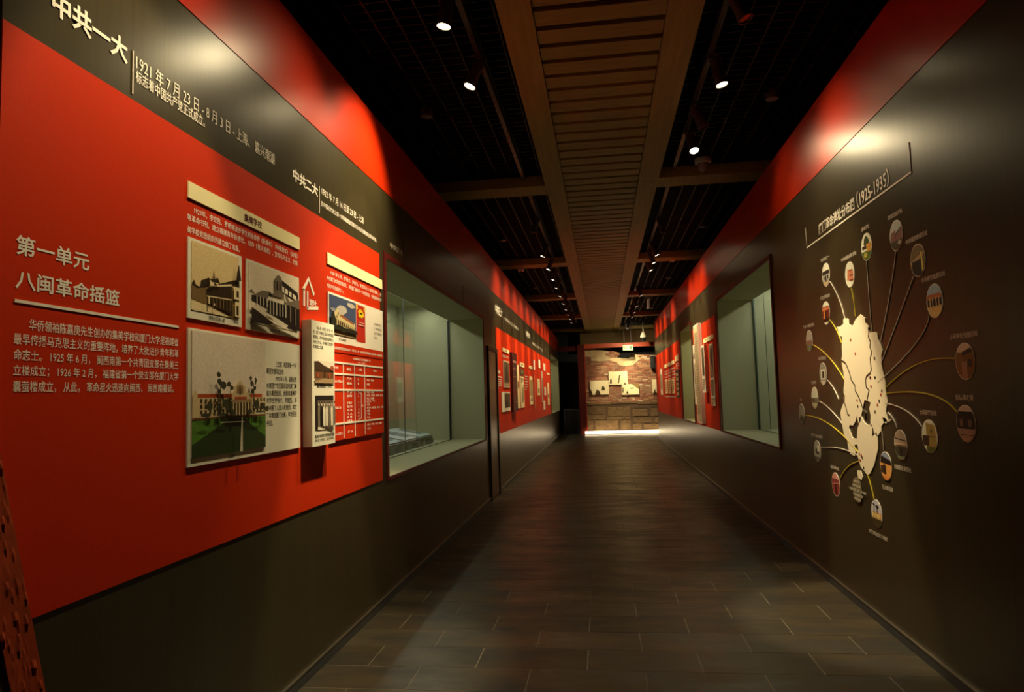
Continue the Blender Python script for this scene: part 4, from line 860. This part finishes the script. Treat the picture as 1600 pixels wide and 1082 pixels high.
for i, (a, b_, y0_) in enumerate([(1049.5, 1054.8, 565), (1043.5, 1048.5, 569), (1038, 1042.5, 573)]):
    r = (-18.99,-16.27,2.115,2.315)
    ys = WR; 
RBAR = [(-17.04,-16.29,2.138,2.225), (-17.97,-17.22,2.131,2.219), (-19.00,-18.23,2.122,2.212)]
for i, r in enumerate(RBAR):
    fboard(WR, r, ['nearest', 'middle', 'farthest'][i] + ' of the three small cream bars beyond the narrow showcase', CREAM, group='small cream bars far on the right wall')
    tt = thing('wall_text', 'text lines under the %s of the three small cream bars' % ['nearest', 'middle', 'farthest'][i], 'lettering', WR.P((r[0] + r[1]) / 2, r[2] - .4, D), 'text blocks under the small cream bars')
    mb = MB(); far_lines(mb, WR, (r[0], r[1], r[2] - .42, r[2] - .06), 5, GREYVINYL, D, .4); mb.build('lettering', tt)
RP3 = [(-17.08,-16.49,1.449,1.793), (-17.94,-17.34,1.451,1.794), (-18.87,-18.22,1.454,1.804)]
for i, r in enumerate(RP3): fboard(WR, r, ['nearest', 'middle', 'farthest'][i] + ' of three cream document boards far on the right wall', CREAM, group='cream document boards far on the right wall', lines=[(.1, .9, .1, .9, 6, flat(170, 150, 100))])
fboard(WR, (-20.32,-19.65,1.41,2.145), 'farthest tall grey board on the right wall', PAPER, [(worn(150, 140, 110), R4(.1, .9, .2, .8))])
tt = thing('wall_rule', 'thin white line under the three cream document boards', 'line', WR.P(-18, 1.45, D)); mb = MB(); strip(mb, WR, [(-19.08,1.368), (-16.46,1.372)], .03, D, GREYVINYL); mb.build('line', tt)

# ------------------------------------------------------------------ the site map on the right wall
DW = .0015
tt = thing('map_title', 'white map title with dates above a bracket-shaped line', 'lettering', WR.P(-5.0, 2.9, 0)); mb = MB()
z0, z1 = (-5.474,2.657)[1], (-5.459,2.738)[1]
text(mb, WR, '厦门革命遗址分布图', ((-5.47,2.696)[0], (-4.717,2.688)[0], z0 - .0, z1 + .005), .003, WHITE, .02); mb.build('name_lettering', tt); mb = MB()
text(mb, WR, '（1925-1935）', ((-4.672,2.684)[0], (-4.164,2.667)[0], z0 - .01, z1 + .02), .003, WHITE, .012)
mb.build('date_lettering', tt)
mb = MB(); strip(mb, WR, [(-5.806,2.796), (-5.792,2.628), (-3.882,2.636), (-3.888,2.801)], .011, DW, WHITE); mb.build('bracket_line', tt)
mp = thing('district_map', 'large cream district map with islands on the dark right wall', 'map', WR.P(-4.9, 1.3, 0))
LAND = [('mainland', [(-5.194,1.928),(-5.143,1.921),(-5.06,1.935),(-5.058,1.963),(-5.039,1.973),(-4.948,1.957),(-4.944,1.92),(-4.89,1.903),(-4.834,1.939),(-4.734,1.965),(-4.663,1.932),(-4.659,1.9),(-4.614,1.87),(-4.6,1.835),(-4.534,1.832),(-4.48,1.819),(-4.473,1.781),(-4.438,1.745),(-4.417,1.712),(-4.444,1.681),(-4.445,1.627),(-4.427,1.573),(-4.405,1.519),(-4.409,1.477),(-4.403,1.439),(-4.39,1.408),(-4.418,1.365),(-4.427,1.338),(-4.398,1.281),(-4.464,1.279),(-4.514,1.249),(-4.513,1.228),(-4.589,1.183),(-4.639,1.206),(-4.646,1.232),(-4.69,1.25),(-4.673,1.309),(-4.689,1.354),(-4.659,1.392),(-4.716,1.405),(-4.761,1.406),(-4.835,1.304),(-4.859,1.259),(-4.895,1.253),(-4.912,1.302),(-4.942,1.268),(-5.001,1.232),(-5.062,1.234),(-5.084,1.211),(-5.044,1.162),(-5.023,1.146),(-4.937,1.146),(-4.951,1.106),(-5.001,1.102),(-4.987,1.053),(-5.005,1.024),(-5.085,1.034),(-5.117,1.065),(-5.132,1.121),(-5.192,1.163),(-5.226,1.257),(-5.237,1.314),(-5.209,1.345),(-5.15,1.388),(-5.14,1.481),(-5.113,1.531),(-5.12,1.593),(-5.15,1.682),(-5.122,1.718),(-5.121,1.781),(-5.098,1.848),(-5.154,1.861)]),
        ('island', [(-4.875,1.292),(-4.829,1.299),(-4.792,1.263),(-4.738,1.249),(-4.66,1.253),(-4.661,1.216),(-4.674,1.174),(-4.595,1.209),(-4.582,1.179),(-4.587,1.108),(-4.672,0.997),(-4.75,0.936),(-4.795,0.921),(-4.904,0.963),(-4.956,1.04),(-4.928,1.081),(-4.95,1.123),(-4.919,1.214),(-4.883,1.248)]),
        ('small_island', [(-4.975,0.933),(-4.908,0.938),(-4.885,0.899),(-4.904,0.875),(-4.963,0.885),(-4.979,0.911)]),
        ('small_island', [(-4.489,1.305),(-4.452,1.305),(-4.418,1.288),(-4.433,1.27),(-4.469,1.276)]), ('small_island', [(-4.392,1.297),(-4.357,1.295),(-4.383,1.285)])]
def ccw(p):
    a = sum(p[i][0] * p[(i + 1) % len(p)][1] - p[(i + 1) % len(p)][0] * p[i][1] for i in range(len(p)))
    return p if a > 0 else p[::-1]
for n_, p in LAND:
    mb = MB(); mb.prism([WR.P(a, c, .0005) for a, c in ccw(p)], WR.N * .004, MAPW); mb.build(n_, mp)
mb = MB()
for p in ([(-4.614,1.87),(-4.611,1.834),(-4.625,1.809),(-4.593,1.773),(-4.609,1.746),(-4.586,1.711),(-4.617,1.668),(-4.611,1.601),(-4.63,1.579),(-4.698,1.56),(-4.717,1.536),(-4.713,1.49),(-4.669,1.473),(-4.715,1.41)], [(-5.15,1.682),(-5.088,1.669),(-5.055,1.653),(-5.003,1.596),(-4.972,1.54),(-4.912,1.504),(-4.912,1.468),(-4.855,1.427),(-4.821,1.386),(-4.788,1.34),(-4.761,1.324),(-4.774,1.283)],
          [(-5.163,1.457),(-5.127,1.434),(-5.142,1.388),(-5.11,1.348),(-5.091,1.306),(-5.053,1.3)]):
    strip(mb, WR, p, .013, .005, LAMI, .0006)
mb.build('district_border', mp)
mb = MB()
for px in ([(-4.636,1.549),(-4.558,1.549),(-4.634,1.496),(-4.467,1.466),(-4.486,1.444),(-4.518,1.404),(-4.548,1.379),(-4.595,1.337),(-4.891,1.404),(-4.883,1.365),(-4.912,1.049),(-4.865,1.028),(-4.905,1.006),(-4.851,0.963),(-4.878,1.041)], [(-4.939,1.814),(-4.548,1.669),(-4.634,1.551),(-4.56,1.55),(-4.868,1.716)]):
    for i_, (a, c) in enumerate(px): mb.prism([WR.P(a + .010 * math.cos(k), c + .010 * math.sin(k), .005) for k in [j * 6.283 / 8 for j in range(8)]], WR.N * .001, [flat(170, 40, 20), flat(60, 50, 20)][i_ % 2])
mb.build('site_dots', mp)
def bez(a, b_, c, n=12):
    b2 = (2 * b_[0] - .5 * a[0] - .5 * c[0], 2 * b_[1] - .5 * a[1] - .5 * c[1])
    return [((1 - t) ** 2 * a[0] + 2 * t * (1 - t) * b2[0] + t * t * c[0], (1 - t) ** 2 * a[1] + 2 * t * (1 - t) * b2[1] + t * t * c[1]) for t in [i / n for i in range(n + 1)]]
LEAD = [((-5.293,2.272), (-5.132,2.131), (-5.032,1.972), 0), ((-4.869,2.158), (-4.836,2.06), (-4.823,1.961), 1), ((-4.569,2.283), (-4.57,2.053), (-4.56,1.834), 0), ((-4.137,2.256), (-4.263,2.018), (-4.437,1.767), 0),
        ((-3.939,2.079), (-4.193,1.853), (-4.442,1.643), 0), ((-3.796,1.846), (-3.999,1.705), (-4.529,1.518), 0), ((-3.569,1.618), (-3.972,1.607), (-4.402,1.487), 1), ((-5.349,1.994), (-5.215,1.906), (-5.127,1.807), 1),
        ((-5.793,1.84), (-5.422,1.721), (-5.111,1.543), 1), ((-5.487,1.552), (-5.357,1.489), (-5.26,1.41), 0), ((-5.725,1.39), (-5.473,1.334), (-5.206,1.229), 0), ((-6.132,1.268), (-5.51,1.22), (-4.947,1.058), 1),
        ((-5.741,1.023), (-5.343,1.054), (-4.951,1.035), 0), ((-5.342,0.828), (-5.158,0.936), (-4.927,0.998), 1), ((-3.588,1.362), (-3.879,1.448), (-4.404,1.451), 1), ((-3.97,1.274), (-4.156,1.354), (-4.438,1.392), 0),
        ((-4.289,1.25), (-4.329,1.298), (-4.405,1.338), 0), ((-4.503,1.106), (-4.509,1.197), (-4.559,1.283), 0), ((-4.715,0.779), (-4.747,0.849), (-4.795,0.921), 1)]
for a, b_, c, yel in LEAD:
    mb = MB(); strip(mb, WR, bez(a, b_, c), .0048, .0045, YELLOW if yel else GREYVINYL, .0008); mb.build('leader_line', mp)
W_ = lambda *c: worn(*[min(255, int(v * 1.22)) for v in c])
def scene_old(sky, roof, wall, ground, h=.55): return [(sky, R4(0, 1, 0, 1)), (ground, R4(0, 1, 0, .25)), (wall, R4(.08, .92, .2, h)), (roof, [(0, h), (.1, h + .13), (.9, h + .13), (1, h), (.9, h - .04), (.1, h - .04)]), (W_(36, 28, 20), R4(.43, .57, .2, .46)), (W_(36, 28, 20), R4(.2, .32, .3, .46)), (W_(36, 28, 20), R4(.7, .82, .3, .46))]
gy, dkk, tn, gr_, ww_ = W_(150, 146, 136), W_(40, 32, 24), W_(176, 150, 106), W_(74, 92, 40), W_(226, 214, 190)
MED = [
 ((-5.369,2.335), '同安旧址之一', 1, scene_old(ww_, dkk, gy, W_(170, 150, 120)), 'round grey photo of an old house, upper left of the map, greyish white line'),
 ((-4.883,2.253), '中共福建省委 旧址', 1, [(ww_, R4(0, 1, 0, 1)), (W_(190, 120, 90), [(.2, .3), (.9, .2), (.9, .6), (.3, .75)]), (W_(120, 60, 40), R4(.5, .85, .62, .68)), (W_(120, 60, 40), R4(.5, .85, .42, .48)), (W_(120, 60, 40), R4(.5, .85, .22, .28))], 'bright round photo of a pinkish building, second in the upper row'),
 ((-4.561,2.374), '革命旧址', 1, [(ww_, R4(0, 1, 0, 1)), (gr_, R4(0, 1, 0, .35)), (W_(52, 64, 30), blob(.5, .7, .25, .25)), (W_(190, 140, 60), R4(.5, .95, .3, .6)), (dkk, R4(.1, .5, .45, .56)), (W_(160, 150, 60), blob(.4, .2, .2, .1))], 'round photo of a green tree and ochre house, third in the upper row'),
 ((-4.12,2.345), '同安旧址大院', 1, [(W_(170, 180, 176), R4(0, 1, 0, 1)), (W_(120, 84, 80), [(0, .3), (1, .3), (1, .72), (.45, .58), (.45, .7), (.1, .64)]), (dkk, [(.4, .55), (1, .76), (1, .72), (.45, .52)]), (W_(60, 52, 34), R4(0, 1, 0, .32)), (W_(150, 50, 40), R4(.4, .48, .4, .5)), (gy, blob(.75, .22, .15, .08))], 'round photo of a red house under grey sky, topmost beside the title'),
 ((-3.878,2.156), '中共闽西南委旧址', 1, [(W_(110, 96, 60), R4(0, 1, 0, 1)), (tn, [(0, .5), (.9, .72), (.9, .6), (0, .4)]), (W_(30, 22, 14), R4(.1, .75, 0, .5)), (W_(214, 200, 110), [(.76, .1), (.86, .2), (.82, .72), (.72, .74)])], 'round photo of a dark cave-like doorway right of the topmost one'),
 ((-3.728,1.919), '中共南安县委旧址', 1, [(W_(150, 180, 200), R4(0, 1, 0, 1)), (W_(214, 184, 120), R4(0, 1, 0, .36)), (dkk, R4(.06, .94, .34, .62)), (W_(170, 110, 70), [(0, .62), (.15, .72), (.85, .72), (1, .62), (1, .56), (0, .56)]), (W_(200, 180, 140), R4(.2, .26, .28, .6)), (W_(200, 180, 140), R4(.38, .44, .3, .6)), (W_(200, 180, 140), R4(.6, .66, .3, .6)), (W_(200, 180, 140), R4(.78, .84, .3, .6))], 'round photo of a temple hall with columns under blue sky'),
 ((-3.477,1.6), '小嶝特别支部旧址', 1, [(W_(200, 180, 160), R4(0, 1, 0, 1)), (W_(120, 84, 40), [(0, 0), (0, .8), (.4, .74), (.4, 0)]), (W_(110, 76, 36), [(.4, .7), (1, .84), (1, 0), (.4, 0)]), (W_(50, 30, 24), [(.35, .76), (.95, .9), (.95, .76), (.4, .66)]), (W_(150, 110, 90), R4(.33, .62, 0, .5)), (dkk, R4(.7, .85, .35, .55))], 'round photo of a brown timber house corner, upper of the two rightmost'),
 ((-5.423,2.053), '灌口工作站旧址', 1, [(ww_, R4(0, 1, 0, 1)), (W_(110, 34, 20), R4(0, 1, .1, .8)), (W_(190, 110, 70), R4(0, 1, .62, .76)), (W_(60, 16, 10), R4(0, 1, .1, .25)), (W_(200, 130, 60), R4(.25, .4, .25, .6)), (dkk, R4(.45, .6, .2, .6))], 'small round photo of a dark red gate left of the map'),
 ((-5.88,1.878), '厦门第一个共青团支部旧址', 1, [(W_(170, 160, 150), R4(0, 1, 0, 1)), (W_(90, 100, 60), R4(0, 1, 0, .3)), (W_(140, 100, 90), R4(.1, .9, .3, .52)), (W_(190, 180, 170), [(.45, 0), (.55, 0), (.52, .3), (.48, .3)])], 'small round photo of a low building with a path, with yellow line'),
 ((-5.579,1.599), '中共支部旧址', 1, [(gy, R4(0, 1, 0, 1)), (W_(216, 204, 180), R4(.2, .85, .25, .72)), (W_(60, 54, 48), R4(.38, .66, .32, .62)), (W_(200, 190, 170), R4(.0, 1, 0, .2))], 'small round grey photo with a white-framed doorway left of the map'),
 ((-5.829,1.416), '旧址遗址', 1, [(ww_, R4(0, 1, 0, 1)), (W_(120, 110, 90), R4(0, 1, .25, .5)), (W_(70, 62, 50), R4(.2, .5, .3, .45)), (W_(180, 170, 140), R4(0, 1, 0, .25))], 'small round pale photo with a low grey roof left of the map'),
 ((-6.221,1.276), '旧址', 1, [(gy, R4(0, 1, 0, 1)), (W_(70, 66, 60), [(0, .1), (.4, .5), (.6, .4), (1, .3), (1, 0), (0, 0)]), (W_(110, 106, 98), R4(0, 1, 0, .12))], 'leftmost small round grey photo, dim, with yellow line'),
 ((-5.841,0.988), '中共厦门 中心市委旧址', 1, [(W_(150, 150, 140), R4(0, 1, 0, 1)), (W_(60, 60, 54), blob(.5, .5, .3, .2)), (W_(200, 196, 184), R4(.5, .9, .5, .8)), (W_(90, 88, 80), R4(0, 1, 0, .25))], 'small round grey photo left of the island, level with it'),
 ((-5.442,0.778), '破狱斗争旧址', 1, [(W_(120, 50, 46), R4(0, 1, 0, 1)), (W_(190, 130, 120), R4(0, 1, .75, 1)), (W_(60, 20, 20), [(.4, .1), (.65, .1), (.6, .6), (.45, .6)]), (W_(170, 110, 100), [(0, .5), (.9, .62), (.9, .58), (0, .46)])], 'round dark red photo at the lower left of the map'),
 ((-3.511,1.309), '彭德清故居', 1, [(W_(190, 176, 160), R4(0, 1, 0, 1)), (W_(40, 28, 24), R4(0, 1, .35, .78)), (W_(24, 18, 16), [(0, .78), (0, .84), (1, .84), (1, .78), (.5, .74)]), (W_(110, 84, 70), R4(.18, .36, .42, .62)), (W_(110, 84, 70), R4(.64, .82, .42, .62)), (W_(150, 120, 100), R4(0, 1, 0, .35)), (dkk, R4(.2, .9, .17, .19))], 'round photo of a dark house front, lower of the two rightmost'),
 ((-3.889,1.227), '大嶝碉楼旧址', 1, [(ww_, R4(0, 1, 0, 1)), (W_(150, 130, 70), [(.3, .12), (.95, .12), (.95, .5), (.84, .86), (.3, .92)]), (W_(60, 40, 26), R4(.04, .46, .2, .52)), (W_(84, 90, 40), R4(.3, 1, 0, .18)), (dkk, R4(.6, .68, .62, .72)), (W_(100, 84, 50), R4(.3, .95, .5, .52))], 'round photo of a tall ochre watchtower right of the map'),
 ((-4.255,1.155), '刘惜芬故居旧址', 0, [(W_(160, 140, 120), R4(0, 1, 0, 1)), (W_(70, 60, 60), [(.05, .74), (.95, .68), (.95, .64), (.05, .7)]), (W_(60, 54, 40), R4(0, 1, .1, .45)), (W_(30, 26, 20), R4(.42, .6, .1, .42)), (W_(100, 110, 80), R4(0, 1, 0, .12)), (W_(190, 170, 140), R4(.1, .9, .5, .56))], 'round photo of a brown shopfront between watchtower and island'),
 ((-4.489,1.011), '王占春旧居', 0, [(W_(120, 130, 150), R4(0, 1, 0, 1)), (W_(200, 140, 70), R4(0, 1, 0, .62)), (W_(24, 16, 12), [(.05, .6), (.1, .86), (1, .72), (1, .56)]), (W_(40, 28, 18), R4(.3, .5, .2, .55)), (W_(60, 44, 26), R4(.05, .3, .25, .5)), (W_(190, 120, 60), R4(.0, 1, 0, .14))], 'round orange photo of a doorway under a dark roof right of the island'),
 ((-4.686,0.693), '中共厦门大学党支部旧址厦门大学囊萤楼', 0, [(W_(170, 172, 186), R4(0, 1, 0, 1)), (W_(190, 150, 80), R4(.05, .95, .3, .55)), (W_(60, 50, 26), R4(0, 1, 0, .3)), (W_(40, 34, 30), blob(.3, .82, .12, .06)), (W_(40, 34, 30), blob(.6, .78, .14, .07)), (W_(40, 34, 30), R4(.28, .32, .5, .8)), (W_(40, 34, 30), R4(.58, .62, .5, .78))] + [(W_(230, 210, 160), R4(.12 + .16 * i, .18 + .16 * i, .34, .5)) for i in range(5)], 'lowest round photo, long cream building under the map')]
RAD = .0877
def clip_disc(poly, n=28):
    """keep the part of a 0..1 polygon that lies in the unit disc (Sutherland-Hodgman against a 28-gon)"""
    out = poly
    for j in range(n):
        a = 2 * math.pi * j / n; nx, ny = math.cos(a), math.sin(a); inp = out; out = []
        f = lambda p: (p[0] - .5) * nx + (p[1] - .5) * ny - .5
        for i in range(len(inp)):
            p, q = inp[i - 1], inp[i]; fp, fq = f(p), f(q)
            if (fp <= 0) != (fq <= 0): t = fp / (fp - fq); out.append((p[0] + (q[0] - p[0]) * t, p[1] + (q[1] - p[1]) * t))
            if fq <= 0: out.append(q)
        if not out: return []
    return out
for (c, cap, up, lay, lab) in MED:
    t = thing('photo_medallion', lab, 'round photo', WR.P(c[0], c[1], 0), 'round photographs around the site map')
    mb = MB(); mb.prism([WR.P(c[0] + RAD * math.cos(k), c[1] + RAD * math.sin(k), .0005) for k in [j * 2 * math.pi / 36 for j in range(36)]], WR.N * .002, WHITE); mb.build('rim_disc', t)
    mb = MB(); r = RAD * .95; rect = (c[0] - r, c[0] + r, c[1] - r, c[1] + r)
    art(mb, WR, rect, [(m, cp) for m, cp in [(m, clip_disc(p)) for m, p in lay] if len(cp) > 2], .003, .0004); mb.build('photo_print', t)
    n_ = len(cap); wd = min(.30, .032 * n_); zc = c[1] + (RAD + .035 if up else -RAD - .045)
    mb = MB(); text(mb, WR, cap, (c[0] - wd / 2, c[0] + wd / 2, zc - .014, zc + .014), .002, GREYVINYL, .02); mb.build('caption', t)
c = (-4.993,0.801)
t = thing('text_medallion', 'olive disc with lines of pale text at the foot of the map', 'disc', WR.P(c[0], c[1], 0))
mb = MB(); mb.prism([WR.P(c[0] + RAD * .98 * math.cos(k), c[1] + RAD * .98 * math.sin(k), .005) for k in [j * 2 * math.pi / 36 for j in range(36)]], WR.N * .002, mat('olive_disc', (.17, .145, .07), .5)); mb.build('disc', t)
mb = MB()
for i, (s_, w_, ox) in enumerate([('市委机关旧址', .115, .0), ('中共厦门市委 革命', .15, -.005), ('中共福建省委 （军委） 旧址所在地', .31, .01), ('中共福建省委机关旧址', .18, .02), ('中共厦门市委旧址', .13, .0)]):
    line(mb, WR, s_, c[0] + ox - w_ / 2, c[0] + ox + w_ / 2, c[1] + .055 - .030 * i, .020, .008, GREYVINYL, .03)
mb.build('lettering', t)
bpy.context.view_layer.update()
